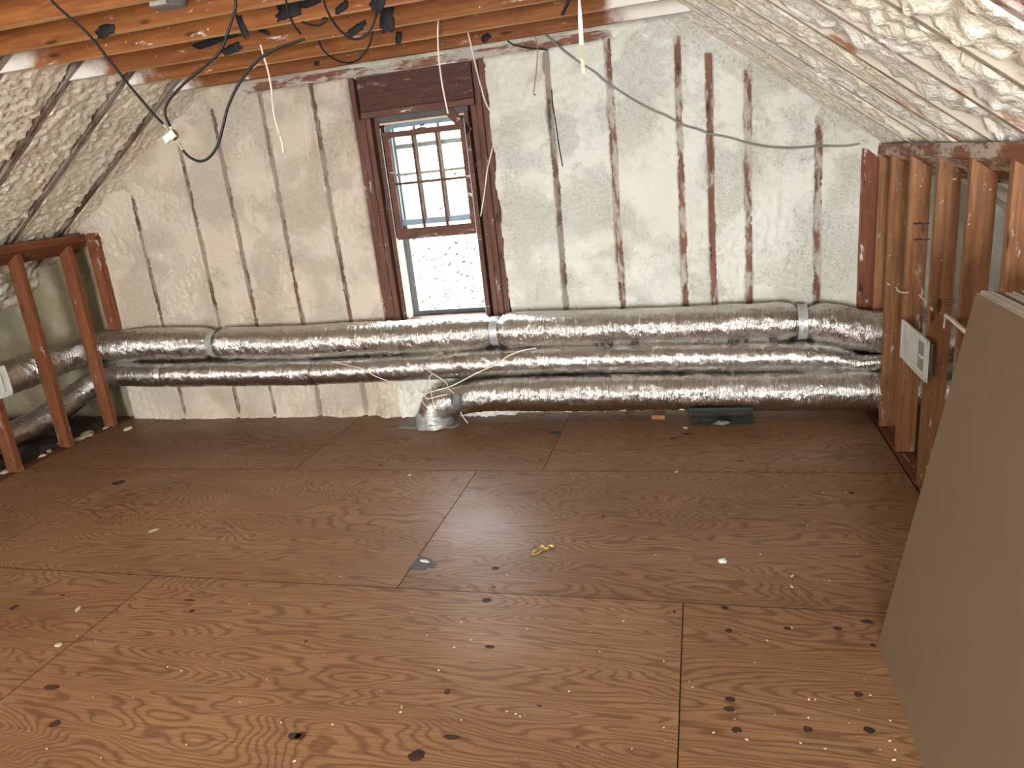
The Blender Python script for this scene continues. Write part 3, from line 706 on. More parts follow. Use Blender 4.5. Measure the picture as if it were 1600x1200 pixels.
# outside: sunlit hillside, yard
v = []; f = []; n = 60
for j in range(n+1):
    for i in range(n+1):
        x = -22+40*i/n; y = 2.2+30*j/n
        z = -2.2+.20*(y-2)+.012*(y-2)**2+.25*fb(x*.3, y*.3, 0)
        v.append((x, y, z))
for j in range(n):
    for i in range(n): a = j*(n+1)+i; f.append((a, a+1, a+n+2, a+n+1))
tag(link('hillside', v, f, M['ground'], smooth=True), 'sunlit leaf-strewn slope outside the window', 'ground', kind='structure')
rs = random.Random(5); mb = MB()
for i in range(26):
    px, py = rs.uniform(600, 790), rs.uniform(340, 500); Y = rs.uniform(4, 9); p = onY(px, py, Y); ang = rs.uniform(-.6, .6)
    d = V((math.cos(ang), rs.uniform(-.3, .3), math.sin(ang)))*rs.uniform(.1, .4)
    mb.tube([p-d, p+V((0, 0, rs.uniform(-.04, .04))), p+d], .004, 5)
    mb.tube([V((p.x, p.y, -2.1)), V((p.x+.05, p.y, (p.z-2.1)/2)), p], .004, 4)
tag(mb.build('bare_twigs', M['black']), 'thin bare brush growing on the slope outside the window', 'brush', kind='stuff')
# ------------------------------------------------------------------ ducts
def duct_mesh(name, path, r, mat, parent, amp=1.0, pinch=(), nseg=56, step=.0085, seed=0.0, flat=1.0, closed=False):
    pts = spline(path, 24)
    # resample
    cum = [0.0]
    for a, b in zip(pts, pts[1:]): cum.append(cum[-1]+(b-a).length)
    L = cum[-1]; N = int(L/step); out = []; k = 0
    for i in range(N+1):
        s = L*i/N
        while k < len(cum)-2 and cum[k+1] < s: k += 1
        t = (s-cum[k])/max(1e-9, cum[k+1]-cum[k]); out.append(pts[k].lerp(pts[k+1], t))
    v = []; f = []; uv = []; prev = None
    for i, p in enumerate(out):
        tg = (out[min(i+1, N)]-out[max(i-1, 0)]).normalized()
        if prev is None:
            a = V((0, 0, 1)); a = (a-tg*a.dot(tg))
            if a.length < .1: a = V((0, 1, 0))-tg*tg.y
            a.normalize()
        else: a = (prev-tg*prev.dot(tg)).normalized()
        prev = a; b = tg.cross(a); s = L*i/N
        rr = r(s/L) if callable(r) else r
        for c, wd, dp in pinch: rr -= dp*math.exp(-((s/L-c)*L/wd)**2)
        e = min(s, L-s)
        if closed and e < .05: rr *= math.sqrt(max(.02, 1-((.05-e)/.05)**2))
        for j in range(nseg+1):
            an = 2*math.pi*j/nseg; ca, sa = math.cos(an), math.sin(an)
            w1 = noise.noise(V((s*6+seed, ca*1.6, sa*1.6))); w2 = noise.noise(V((s*48+seed+2*ca, ca*2.6, sa*2.6))); w3 = noise.noise(V((s*20+seed+sa*3, ca*5, sa*5+4)))
            ridge = 1-abs(noise.noise(V((s*17+seed, ca*3.4, sa*3.4+9))))*2
            rd = rr + amp*(.0035*w1+.0034*w2+.0022*w3+.0018*ridge)
            v.append(p+a*(ca*rd*flat)+b*(sa*rd)); uv.append((s+seed, an*rr))
    m = nseg+1
    for i in range(N):
        for j in range(nseg): q = i*m+j; f.append((q, q+1, q+m+1, q+m))
    f.append(tuple(range(nseg-1, -1, -1))); f.append(tuple(N*m+j for j in range(nseg)))
    return link(name, [tuple(p) for p in v], f, mat, parent, smooth=True, uvs=uv), out

def band(name, c, ax, r, wd, mat, parent, seed=0, flat=1.0):
    c = V(c); ax = V(ax).normalized(); a = V((0, 0, 1)); a = (a-ax*a.dot(ax)).normalized(); b = ax.cross(a); v = []; f = []; n = 48; mrows = 9
    for i in range(mrows):
        t = (i/(mrows-1)-.5)*wd
        for j in range(n):
            an = 2*math.pi*j/n; rd = r+.003*noise.noise(V((i*.6+seed, math.cos(an)*3, math.sin(an)*3)))
            off = .004*noise.noise(V((seed, math.cos(an)*2, math.sin(an)*2+i)))
            v.append(tuple(c+ax*(t+off)+a*(math.cos(an)*rd*flat)+b*(math.sin(an)*rd)))
    for i in range(mrows-1):
        for j in range(n): f.append((i*n+j, i*n+(j+1) % n, (i+1)*n+(j+1) % n, (i+1)*n+j))
    return link(name, v, f, mat, parent, smooth=True)

YD = -.155
d1 = empty('insulated_duct', (-1.8, YD, .50)); tag(d1, 'fat crinkled silver foil duct under the window, topmost of the three on the far wall', 'duct', 'foil ducts on the far wall')
def child_fix(o, par): o.matrix_parent_inverse = Matrix.Translation(-par.location)
def pD(x, y, Y=YD): p = onY(x, y, Y); return p
secs = [[(-4.93, -2.4, .58), (-4.93, -1.6, .585), (-4.92, -.9, .59), (-4.92, -.45, .60), (-4.88, -.12, .615), (-4.70, -.025, .63), (-4.45, -.10, .64)] + [pD(230, 538), pD(290, 537), pD(338, 537)],
        [pD(338, 537), pD(450, 536), pD(560, 530), pD(680, 525), pD(776, 517)],
        [pD(776, 517), pD(860, 515), pD(950, 513), pD(1050, 510), pD(1150, 506), pD(1252, 503)],
        [pD(1252, 503), pD(1300, 507), pD(1340, 516), (1.10, YD-.03, .52), (1.5, -.3, .47)]]
R1 = .122
for i, s in enumerate(secs):
    pin = []
    if i > 0: pin.append((0, .06, .035))
    if i < 3: pin.append((1, .06, .035))
    o, out = duct_mesh('duct_sleeve', s, (lambda t: .122) if i != 3 else (lambda t: .118+.012*t), M['foil'], d1, amp=1.0+(.5 if i in (0, 3) else 0), pinch=pin, seed=i*13.0); child_fix(o, d1)
for i, (x, y) in enumerate([(338, 537), (776, 517), (1252, 503)]):
    c = pD(x, y); o = band('tape_joint', c, (1, 0, 0), .100 if i < 2 else .107, .055, M['tape'], d1, i*5); child_fix(o, d1)

def wrap_text(body, cx, cz, cy, r, ang, size, parent, flipx=True, name='printed_mark', mesh=None):
    """printing wrapped on a duct that runs along X, upside down like the sleeve's own"""
    if mesh is None:
        cu = bpy.data.curves.new('tmp', 'FONT'); cu.body = body; cu.size = size; cu.offset = .0008
        to = bpy.data.objects.new('tmp', cu); COL.objects.link(to); bpy.context.view_layer.update()
        me = bpy.data.meshes.new_from_object(to.evaluated_get(bpy.context.evaluated_depsgraph_get()))
        bpy.data.objects.remove(to)
        vs = [v.co.copy() for v in me.vertices]; fs = [tuple(p.vertices) for p in me.polygons]
    else: vs, fs = mesh; vs = [V(q) for q in vs]
    mx = (min(v.x for v in vs)+max(v.x for v in vs))/2; my = (min(v.y for v in vs)+max(v.y for v in vs))/2
    out = []
    for q in vs:
        x, y = -(q.x-mx), -(q.y-my); a = ang+y/r    # angle above horizontal, facing the room (-Y)
        out.append((cx+x, cy-math.cos(a)*r, cz+math.sin(a)*r))
    o = link(name, out, fs, M['ink'], parent); child_fix(o, parent); return o
def logo_mesh(s):
    v = [(-s, -s*.75, 0), (s, -s*.75, 0), (0, s*.75, 0)]; f = []
    # solid triangle ring and an arc below
    v2 = [(-s*.45, -s*.42, 0), (s*.45, -s*.42, 0), (0, s*.25, 0)]
    vs = v+v2; f = [(0, 1, 4, 3), (1, 2, 5, 4), (2, 0, 3, 5)]
    b = len(vs)
    for i in range(13):
        a = math.pi*(.15+.7*i/12); vs += [(math.cos(a)*s*1.2, math.sin(a)*s*.9-s*.5, 0), (math.cos(a)*s*1.0, math.sin(a)*s*.7-s*.5, 0)]
    for i in range(12): f.append((b+2*i, b+2*i+2, b+2*i+3, b+2*i+1))
    return vs, f
for x, y, t in [(1153, 527, 1), (942, 531, 1), (533, 557, 1)]:
    c = pD(x, y, YD-.11); yc = pD(x, 503+(1252-x)*.032)
    wrap_text('R-8.0', c.x, yc.z, YD, .135, math.radians(-38), .055, d1)
    wrap_text('', c.x+.20, yc.z, YD, .135, math.radians(-38), 0, d1, mesh=logo_mesh(.026))

d2 = empty('insulated_duct', (-1.8, -.21, .30)); tag(d2, 'slimmer smooth grey foil duct, middle of the three on the far wall', 'duct', 'foil ducts on the far wall')
Y2 = -.20
p2 = [(-4.93, -2.4, .15), (-4.93, -1.6, .16), (-4.92, -.9, .18), (-4.92, -.5, .21), (-4.9, -.15, .30), (-4.70, -.05, .40), (-4.42, -.15, .43)] + [onY(x, y, Y2) for x, y in [(250, 585), (370, 583), (490, 581)]]
o, _ = duct_mesh('duct_sleeve', p2, lambda t: .098, M['foil_smooth'], d2, amp=.8, seed=50, pinch=[(.72, .02, .01)]); child_fix(o, d2)
o, _ = duct_mesh('duct_sleeve', [onY(x, y, Y2) for x, y in [(490, 581), (600, 576), (720, 569)]], .094, M['foil_smooth'], d2, amp=.6, seed=61); child_fix(o, d2)
o, _ = duct_mesh('duct_sleeve', [onY(x, y, Y2-.01) for x, y in [(720, 569), (820, 564), (960, 560), (1100, 558), (1230, 557), (1300, 560), (1350, 568)]] + [(1.25, -.22, .40)], lambda t: .094-.05*smooth(.78, .93, t), M['foil_smooth'], d2, amp=.9, seed=72); child_fix(o, d2)
for i, (x, y) in enumerate([(490, 581), (720, 569)]):
    o = band('tape_joint', onY(x, y, Y2), (1, 0, 0), .099, .05, M['foil_smooth'], d2, i*4+9)
    child_fix(o, d2)

d3 = empty('insulated_duct', (-.3, -.24, .05)); tag(d3, 'thick shiny foil duct rising from the floor boot, lowest of the three ducts', 'duct', 'foil ducts on the far wall')
p3 = [(-1.84, -.25, .015), (-1.845, -.25, .08), (-1.80, -.25, .155), (-1.66, -.25, .19)] + [onY(x, y, -.25) for x, y in [(760, 616), (850, 614), (950, 612), (1050, 611), (1150, 611), (1250, 610), (1330, 610)]] + [(1.2, -.2, .17), (1.5, -.3, .17)]
o, _ = duct_mesh('duct_sleeve', p3, lambda t: .112+.010*smooth(.1, .3, t), M['foil'], d3, amp=1.25, seed=90, pinch=[(.52, .02, .010), (.87, .03, .02)]); child_fix(o, d3)
# taped collar and flange at the floor
o, _ = duct_mesh('duct_collar', [(-1.845, -.25, .004), (-1.846, -.25, .05), (-1.835, -.25, .095)], lambda t: .128-.012*t, M['tape'], d3, amp=2.6, seed=7); child_fix(o, d3)
poly = [(622, 669), (640, 653), (655, 650), (700, 646), (725, 652), (718, 665), (705, 669), (660, 671)]
v = [tuple(onZ(x, y, .001)) for x, y in poly] + [(onZ(x, y, .001).x*.97-.055, onZ(x, y).y*.93-.02, .007) for x, y in poly]; n = len(poly)
o = link('floor_flange', v, [tuple(range(n-1, -1, -1)), tuple(range(n, 2*n))]+[(i, (i+1) % n, (i+1) % n+n, i+n) for i in range(n)], M['mastic'], d3); child_fix(o, d3)
# the grey tape wad at the elbow
def blob(name, c, rx, ry, rz, mat, parent=None, amp=.25, seed=0, fr=2.0, nu=26, nv=16, flatb=None):
    v = []; f = []; c = V(c)
    for i in range(nv+1):
        th = math.pi*i/nv
        for j in range(nu):
            ph = 2*math.pi*j/nu; d = V((math.sin(th)*math.cos(ph), math.sin(th)*math.sin(ph), math.cos(th)))
            k = 1+amp*noise.fractal(d*fr+V((seed, seed*.3, 0)), 1.0, 2.0, 3)
            p = V((d.x*rx*k, d.y*ry*k, d.z*rz*k))
            if flatb is not None: p.z = max(p.z, flatb)
            v.append(tuple(c+p))
    for i in range(nv):
        for j in range(nu): f.append((i*nu+j, (i+1)*nu+j, (i+1)*nu+(j+1) % nu, i*nu+(j+1) % nu))
    return link(name, v, f, mat, parent, smooth=True)
c = onY(713, 626, -.37); o = blob('tape_wad', c, .04, .028, .055, M['grey_tape'], d3, .35, 3); child_fix(o, d3)
# grey tape flap where the duct meets the second floor boot
tp = empty('tape_flap', (.10, -.26, 0)); tag(tp, 'dark grey tape strip on the floor under the lowest duct, right of the middle', 'tape')
v = []; f = []; nx, ny = 30, 5
a0, a1 = onZ(1080, 661).x, onZ(1178, 661).x
for i in range(nx+1):
    for j in range(ny+1):
        x = a0+(a1-a0)*i/nx; y = -.30+.12*j/ny; v.append((x, y, .004+.004*noise.noise(V((x*20, y*20, 1)))+.012*smooth(.3, 1, j/ny)))
for i in range(nx):
    for j in range(ny): q = i*(ny+1)+j; f.append((q, q+ny+1, q+ny+2, q+1))
o = link('floor_strip', v, f, M['green_tape'], tp, smooth=True); child_fix(o, tp)
v = []; f = []
cz, cy = onY(1130, 611, -.25).z, -.25
for i in range(nx+1):
    for j in range(ny+1):
        x = a0-.01+(a1-a0)*i/nx; a = math.radians(-82+50*j/ny); rd = .133+.004*noise.noise(V((x*18, j, 3)))
        v.append((x, cy-math.cos(a)*rd, max(.012, cz+math.sin(a)*rd)))
for i in range(nx):
    for j in range(ny): q = i*(ny+1)+j; f.append((q, q+ny+1, q+ny+2, q+1))
o = link('duct_strip', v, f, M['green_tape'], tp, smooth=True); child_fix(o, tp)
o = blob('foil_lump', (onZ(1128, 656).x, -.315, .02), .045, .018, .012, M['grey_tape'], tp, .6, 8); child_fix(o, tp)

# ------------------------------------------------------------------ cables and wires
def cable(name, pts, r, mat, lb, cat='cable', grp=None, n=10):
    mb = MB(); mb.tube(spline(pts, 10), r, n); o = mb.build(name, mat, smooth=True); return tag(o, lb, cat, grp)
YC = -3.15
def up(p, z=2.52): q = V(p); q.z = z; return q
A = [onY(x, y, YC) for x, y in [(80, 0), (135, 50), (170, 93), (205, 137), (240, 178), (257, 196)]]
cable('coax_cable', [A[0]+V((-.12, 0, .24)), A[0]+V((-.05, 0, .10))]+A, .0033, M['black'], 'black coax cable running diagonally down from the top left to the metal splitter', grp='black cables hanging from the joists')
B = [onY(x, y, YC+.02) for x, y in [(368, 0), (364, 25), (345, 78), (318, 105), (285, 133), (262, 160), (258, 178), (266, 198)]]
cable('coax_cable', [B[0]+V((.02, 0, .25)), B[0]+V((.01, 0, .1))]+B, .0033, M['black'], 'black coax cable coming down in an S bend to the metal splitter', grp='black cables hanging from the joists')
Cc = [onY(x, y, YC+.01) for x, y in [(285, 234), (297, 246), (313, 252), (328, 245), (341, 225), (349, 195), (357, 165), (374, 130), (400, 97), (430, 77), (455, 68), (476, 61)]]
cable('coax_cable', Cc, .0033, M['black'], 'black coax cable looping below the metal splitter and up to a bare cut end', grp='black cables hanging from the joists')
sp = empty('coax_splitter', onY(270, 214, YC)); tag(sp, 'small metal cable splitter hanging where the black cables meet', 'splitter')
a, b = onY(262, 203, YC), onY(276, 222, YC); ax = (b-a).normalized(); sd = V((ax.z, 0, -ax.x))
def spart(name, builder, mat, bevel=0):
    mb = MB(); builder(mb); o = mb.build(name, mat, sp, bevel=bevel); child_fix(o, sp); return o
def obox(mb, c, ax, sd, l, w_, d):
    yv = V((0, 1, 0)); P = []
    for s3 in (-1, 1):
        for s1_, s2_ in ((-1, -1), (1, -1), (1, 1), (-1, 1)): P.append(c+ax*l*s1_/2+sd*w_*s2_/2+yv*d*s3/2)
    mb.hexa(P)
spart('splitter_body', lambda mb: obox(mb, (a+b)/2-sd*.004, ax, sd, .020, .018, .014), M['nickel'], .0015)
spart('ground_block', lambda mb: obox(mb, (a+b)/2+sd*.014-ax*.004, ax, sd, .017, .02, .006), M['tape'], .001)
for p0, p1 in [(onY(256, 195, YC), onY(264, 206, YC)), (onY(266, 198, YC), onY(270, 207, YC)), (onY(277, 222, YC), onY(286, 235, YC))]:
    spart('connector', lambda mb: mb.tube([p0, p0.lerp(p1, .45), p0.lerp(p1, .46), p1], lambda t: .0042 if t < .5 else .0034, 6), M['nickel'])
mb = MB(); mb.tube([onY(474, 61, YC), onY(479, 60, YC)], .0022, 8)
YE = -2.28
cable('black_cable', [onY(446, -40, YE), onY(447, 0, YE), onY(452, 24, YE), onY(460, 40, YE), onY(470, 53, YE)], .0042, M['black'], 'short black cable end pointing down from the black sealant blob', grp='black cables hanging from the joists')
YF = -2.0
def loop(pts, Y, r, lb): return cable('thin_black_cable', [onY(x, y, Y) for x, y in pts], r, M['black'], lb, grp='black cables hanging from the joists')
loop([(504, -40), (506, 0), (512, 18), (522, 36), (536, 52), (552, 61), (567, 59), (579, 47), (586, 30), (588, 8), (586, -30)], YF, .0040, 'larger loop of thin black cable hanging between the joists left of the window')
loop([(493, 45), (498, 62), (505, 78), (520, 91), (540, 98), (557, 95), (570, 83), (579, 66), (583, 48)], -1.0, .0048, 'lower loop of thin black cable hanging just above the far wall left of the window')
loop([(472, 34), (482, 38), (497, 40), (507, 35), (511, 30), (507, 28), (503, 31)], -1.97, .0038, 'small curled black wire under the joists near the sealant patches')
loop([(893, -30), (890, -4), (885, 10), (878, 24)], -1.10, .0075, 'short black strap hanging at the joists above the right of the window')
WG = 'pale wires hanging from the joists'
def wire(pts, Y, r, lb, mat='white_wire', name='hanging_wire', dys=0): return cable(name, [onY(x, y, Y-dys*i) for i, (x, y) in enumerate(pts)], r, M[mat], lb, 'wire', WG, 8)
wire([(690, -30), (689, 0), (685, 30), (684, 60), (686, 95), (691, 132), (696, 158), (700, 178)], -.9, .0045, 'long pale wire hanging in front of the window header, ending at the diagonal board')
wire([(718, 0), (724, 18), (730, 45), (738, 80), (747, 118), (757, 155), (765, 172), (774, 187)], -.5, .0045, 'tan wire curving down the brown studs right of the window')
wire([(780, 202), (772, 224), (766, 245), (761, 268), (757, 300), (751, 338)], -.3, .0042, 'pale orange wire hanging beside the right window stud')
wire([(407, 70), (412, 88), (419, 112), (424, 140), (427, 172), (432, 195), (437, 210)], -1.55, .0042, 'white wire hanging from a joist left of the window, longest on the left side')
wire([(438, 213), (441, 224), (443, 239)], -1.55, .0055, 'stripped lower end of the white wire hanging left of the window')
wire([(477, 182), (478, 205), (480, 235), (483, 250)], -.2, .003, 'thin pale wire against the foam between two studs left of the window')
wire([(836, 55), (840, 75), (838, 110), (834, 145), (838, 148)], -.3, .0035, 'thin brown wire hanging right of the window from the joist', 'brown_wire')
cable('sagging_cable', [onY(x, y, -.022) for x, y in [(853, 55), (880, 78), (905, 97), (930, 113), (945, 126), (985, 153), (1020, 172), (1040, 180), (1065, 194), (1090, 202), (1110, 209), (1140, 215), (1168, 223), (1200, 229), (1240, 231), (1280, 228), (1320, 228), (1345, 224), (1362, 221)]], .0062, M['grey_wire'], 'grey-green cable sagging across the studs of the far wall right of the window')
cable('black_wire', [onY(x, y, -.015) for x, y in [(793, 64), (803, 70), (825, 75), (850, 77), (855, 78)]], .0045, M['black'], 'short black wire running along the plate right of the window', 'wire')
cable('black_wire', [onY(x, y, -.014) for x, y in [(862, 140), (864, 165), (868, 190), (873, 225), (879, 260)]], .0035, M['black'], 'thin black wire clinging to the whitish stud right of the window', 'wire')
# hanging plastic strip
def ribbon(name, pts, wd, mat, parent, thick=.0012):
    v = []; f = []
    for i, (p, w_) in enumerate(zip(pts, wd)):
        tw = .25*math.sin(i*.5); d = RR*math.cos(tw)+V((0, 1, 0))*math.sin(tw)
        for s in (-1, 1):
            v.append(tuple(p+d*w_*s/2+V((0, thick, 0)))); v.append(tuple(p+d*w_*s/2))
    for i in range(len(pts)-1):
        q = 4*i; f += [(q+1, q+3, q+7, q+5), (q, q+4, q+6, q+2), (q, q+1, q+5, q+4), (q+2, q+6, q+7, q+3)]
    f += [(0, 2, 3, 1), (4*len(pts)-4, 4*len(pts)-3, 4*len(pts)-1, 4*len(pts)-2)]
    o = link(name, v, f, mat, parent); child_fix(o, parent); return o
YS = -1.22
st = empty('plastic_strip', onY(910, 10, YS)); tag(st, 'narrow white and yellowed plastic strip hanging from a joist right of the window', 'strip')
P = [onY(905+.05*y, y, YS) for y in range(-10, 72, 4)]
ribbon('white_section', P, [.008+.012*smooth(0, 12, i) for i in range(len(P))], M['strip'], st)
P = [onY(905+.05*y+.5, y, YS) for y in range(68, 120, 4)]
ribbon('yellowed_section', P, [.018]*len(P), M['strip_yellow'], st)
# wires lying on the ducts
def dwire(pts, Ys, r, lb, mat='white_wire'):
    P = [onY(x, y, Y) for (x, y), Y in zip(pts, Ys)]
    return cable('loose_wire', P, r, M[mat], lb, 'wire', 'loose wires on the ducts', 8)
dwire([(519, 565), (540, 570), (567, 577), (585, 587), (602, 594), (616, 598)], [-.30, -.315, -.32, -.32, -.325, -.32], .0032, 'thin pale wire lying across the middle duct left of the boot')
dwire([(838, 544), (815, 548), (795, 556), (775, 569), (745, 583), (722, 595), (703, 604), (685, 609), (670, 613), (664, 618), (668, 623), (682, 620), (699, 616)], [-.3, -.32, -.34, -.36, -.40, -.42, -.43, -.43, -.43, -.43, -.43, -.43, -.42], .0042, 'thicker pale wire crossing the middle duct and folded back over the boot elbow')
dwire([(655, 573), (668, 578), (676, 584), (688, 591), (697, 598), (701, 606), (705, 611), (710, 615)], [-.32, -.35, -.38, -.41, -.41, -.41, -.41, -.40], .0034, 'thin wire arching over the boot elbow to the grey tape wad')
dwire([(678, 633), (675, 622), (673, 607), (671, 592), (674, 585), (679, 585)], [-.40, -.41, -.42, -.42, -.42, -.42], .0034, 'thin wire standing in a narrow loop in front of the boot elbow')
dwire([(658, 622), (661, 629), (667, 636)], [-.37, -.38, -.39], .0034, 'short pale wire on the left side of the boot elbow')
dwire([(719, 643), (724, 652), (731, 661)], [-.33, -.34, -.36], .0032, 'short wire sticking out onto the floor right of the boot')
# stubs through the right knee wall
SG = 'cable stubs in the right knee wall'
def stub(pts, r, lb): return cable('cable_stub', [onX(x, y, X) for x, y, X in pts], r, M['white_wire'], lb, 'cable', SG, 8)
stub([(1383, 439, 1.0), (1386, 442, .99), (1390, 445, .99)], .004, 'tiny pale cable stub in the knee wall stud left of the white register')
stub([(1400, 449, .985), (1404, 455, .97), (1411, 457, .97), (1419, 457, .98)], .0045, 'bent pale cable stub above the white register')
stub([(1437, 461, 1.02), (1443, 468, 1.01), (1450, 474, 1.0), (1457, 484, .985)], .0045, 'pale cable slanting between two studs above the white register')
stub([(1478, 493, .99), (1488, 500, .965), (1505, 515, .95), (1520, 527, .95)], .009, 'thick white cable end poking from the stud left of the drywall corner')
stub([(1478, 494, .99), (1476, 502, .98), (1475, 513, .98)], .0035, 'thin wire dangling below the thick white cable end')

# ------------------------------------------------------------------ black sealant patches on the joists
def joist_hit(x, y):
    for jy in reversed(JY[:7]):
        Y = jy-.038; p = onY(x, y, Y)
        if p.z > 2.366: return Y, p
    return JY[0]-.038, onY(x, y, JY[0]-.038)
PATCH = [(165, 48, 15, 7, -8, 'lone square black tape patch on the orange joist at the upper left'), (338, 62, 36, 5, -8, 'long black sealant streak on a joist right of the S-bent cable'), (379, 42, 5, 16, -12, 'upright black sealant stroke crossing the long streak'),
         (361, 77, 17, 6, -6, 'black sealant smear below the long streak'), (409, 47, 12, 3, 30, 'small forked black mark left of the sealant blob'), (451, 12, 18, 11, 10, 'large black sealant blob at the top edge, cable passing through'),
         (447, 22, 17, 6, -4, 'ragged lower half of the large black sealant blob'), (534, 12, 12, 5, -25, 'black sealant dab above the small curled wire'), (556, 46, 17, 5, -22, 'slanting black smear inside the larger cable loop'),
         (590, 6, 10, 12, 35, 'black flap at the top of the larger cable loop'), (605, 29, 11, 16, 10, 'big grey-black tape flap hanging below the joist edge'), (623, 59, 5, 8, 15, 'small triangular black patch right of the tape flap'),
         (759, 59, 7, 5, -35, 'small black dab on the joist near the top right stud of the window'), (482, 3, 22, 6, -10, 'dark blue-grey wrap at the top edge beside the sealant blob'), (495, 99, 4, 3, 0, 'tiny black spot on the lowest joist left of the window')]
for i, (x, y, a, b, rot, lb) in enumerate(PATCH):
    Y, p = joist_hit(x, y); sc = (p-CAM).length/CF; n = 26; v = []; rt = math.radians(rot)
    ring = []
    for k in range(n):
        an = 2*math.pi*k/n; rr = 1+.45*noise.fractal(V((math.cos(an)*2+i*5, math.sin(an)*2, i)), 1.0, 2.0, 3)
        sx = math.copysign(abs(math.cos(an))**.6, math.cos(an)); sy = math.copysign(abs(math.sin(an))**.6, math.sin(an))
        ring.append((a*sx*rr*sc*math.cos(rt)-(-b*sy*rr*sc)*math.sin(rt), a*sx*rr*sc*-math.sin(rt)+b*sy*rr*sc*math.cos(rt)))
    for dx, dz in ring: v.append((p.x+dx, Y-.0005, p.z+dz))
    for dx, dz in ring: v.append((p.x+dx*.92, Y-.004, p.z+dz*.92))
    v.append((p.x, Y-.006, p.z))
    f = [(k, (k+1) % n, n+(k+1) % n, n+k) for k in range(n)]+[(n+k, n+(k+1) % n, 2*n) for k in range(n)]+[tuple(range(n-1, -1, -1))]
    o = link('sealant_patch', v, f, M['tar'], smooth=True); tag(o, lb, 'sealant', 'black sealant patches on the joists')
# grey housing on the joist at the top left
Y, p = joist_hit(262, 4); Y = p.y
al = empty('alarm_housing', (p.x, Y-.002, 2.37)); tag(al, 'grey round plastic housing with a white label, cut by the top left frame edge', 'housing')
c = onY(262, -6, Y-.03); sc = (c-CAM).length/CF
mb = MB(); rr_ = 23*sc
mb.tube([c+V((0, 0, .05)), c+V((0, 0, .01)), c-V((0, 0, 8*sc)), c-V((0, 0, 11*sc)), c-V((0, 0, 14*sc))], lambda t: rr_*(1 if t < .6 else (.96 if t < .8 else .8)), 32)
o = mb.build('housing_body', M['alarm'], al); child_fix(o, al)
mb = MB(); q = c+V((0, -rr_*.93, -11*sc)); mb.box((q.x-12*sc, q.y-.004, q.z-2.5*sc), (q.x+12*sc, q.y+.004, q.z+2.5*sc)); o = mb.build('label', M['white_metal'], al); child_fix(o, al)

# ------------------------------------------------------------------ white registers on the knee walls
def register(X, sgn, y0, y1, z0_, z1, lb, ribs_vertical, damper):
    """flat plate in plane X facing -sgn, between y0 (far) and y1 (near)"""
    e = empty('wall_register', (X, (y0+y1)/2, z0_)); tag(e, lb, 'register')
    def part(name, boxes, mat, bev=.001):
        mb = MB()
        for a, b in boxes: mb.box(a, b)
        o = mb.build(name, mat, e, bevel=bev); child_fix(o, e); return o
    s = sgn; H = z1-z0_; W = abs(y1-y0); ya, yb = min(y0, y1), max(y0, y1)
    part('face_plate', [((X, ya, z0_), (X-s*.006, yb, z1))], M['white_metal'], .002)
    part('duct_box', [((X+s*.003, ya+.02, z0_+.02), (X+s*.020, yb-.02, z1-.02)), ], M['vent_dark'])
    part('rim', [((X-s*.006, ya, z0_), (X-s*.010, ya+.012, z1)), ((X-s*.006, yb-.012, z0_), (X-s*.010, yb, z1)), ((X-s*.006, ya, z0_), (X-s*.010, yb, z0_+.012)), ((X-s*.006, ya, z1-.012), (X-s*.010, yb, z1))], M['white_metal'])
    rib = []
    if ribs_vertical:
        k = 9
        for i in range(k): yy = ya+.05+(W-.1)*i/(k-1); rib.append(((X-s*.006, yy-.002, z0_+.035), (X-s*.009, yy+.002, z1-.035)))
        part('louver', rib, M['vent_grey'], 0)
    else:
        k = 9
        for i in range(k): zz = z0_+.035+(H-.07)*i/(k-1); rib.append(((X-s*.006, ya+W*.34, zz-.003), (X-s*.0085, yb-W*.30, zz+.003)))
        part('louver', rib, M['white_metal'], 0)
    if damper:
        part('damper_slot', [((X-s*.0062, ya+W*.14, z0_+.035), (X-s*.0085, ya+W*.32, z1-.03))], M['vent_grey'])
        part('damper_lever', [((X-s*.008, ya+W*.12, z0_+H*.5), (X-s*.016, ya+W*.24, z0_+H*.55))], M['white_metal'])
        part('smooth_panel', [((X-s*.0062, yb-W*.24, z0_+.03), (X-s*.009, yb-W*.10, z1-.02))], M['jamb_liner'])
    return e
register(XR-.012, 1, -.80, -1.25, .555, .752, 'white metal register plate on the right knee wall studs with grey slot', False, True)
register(XL+.012, -1, -.955, -1.42, .535, .745, 'white louvered register plate on the left knee wall, cut by the frame edge', True, False)

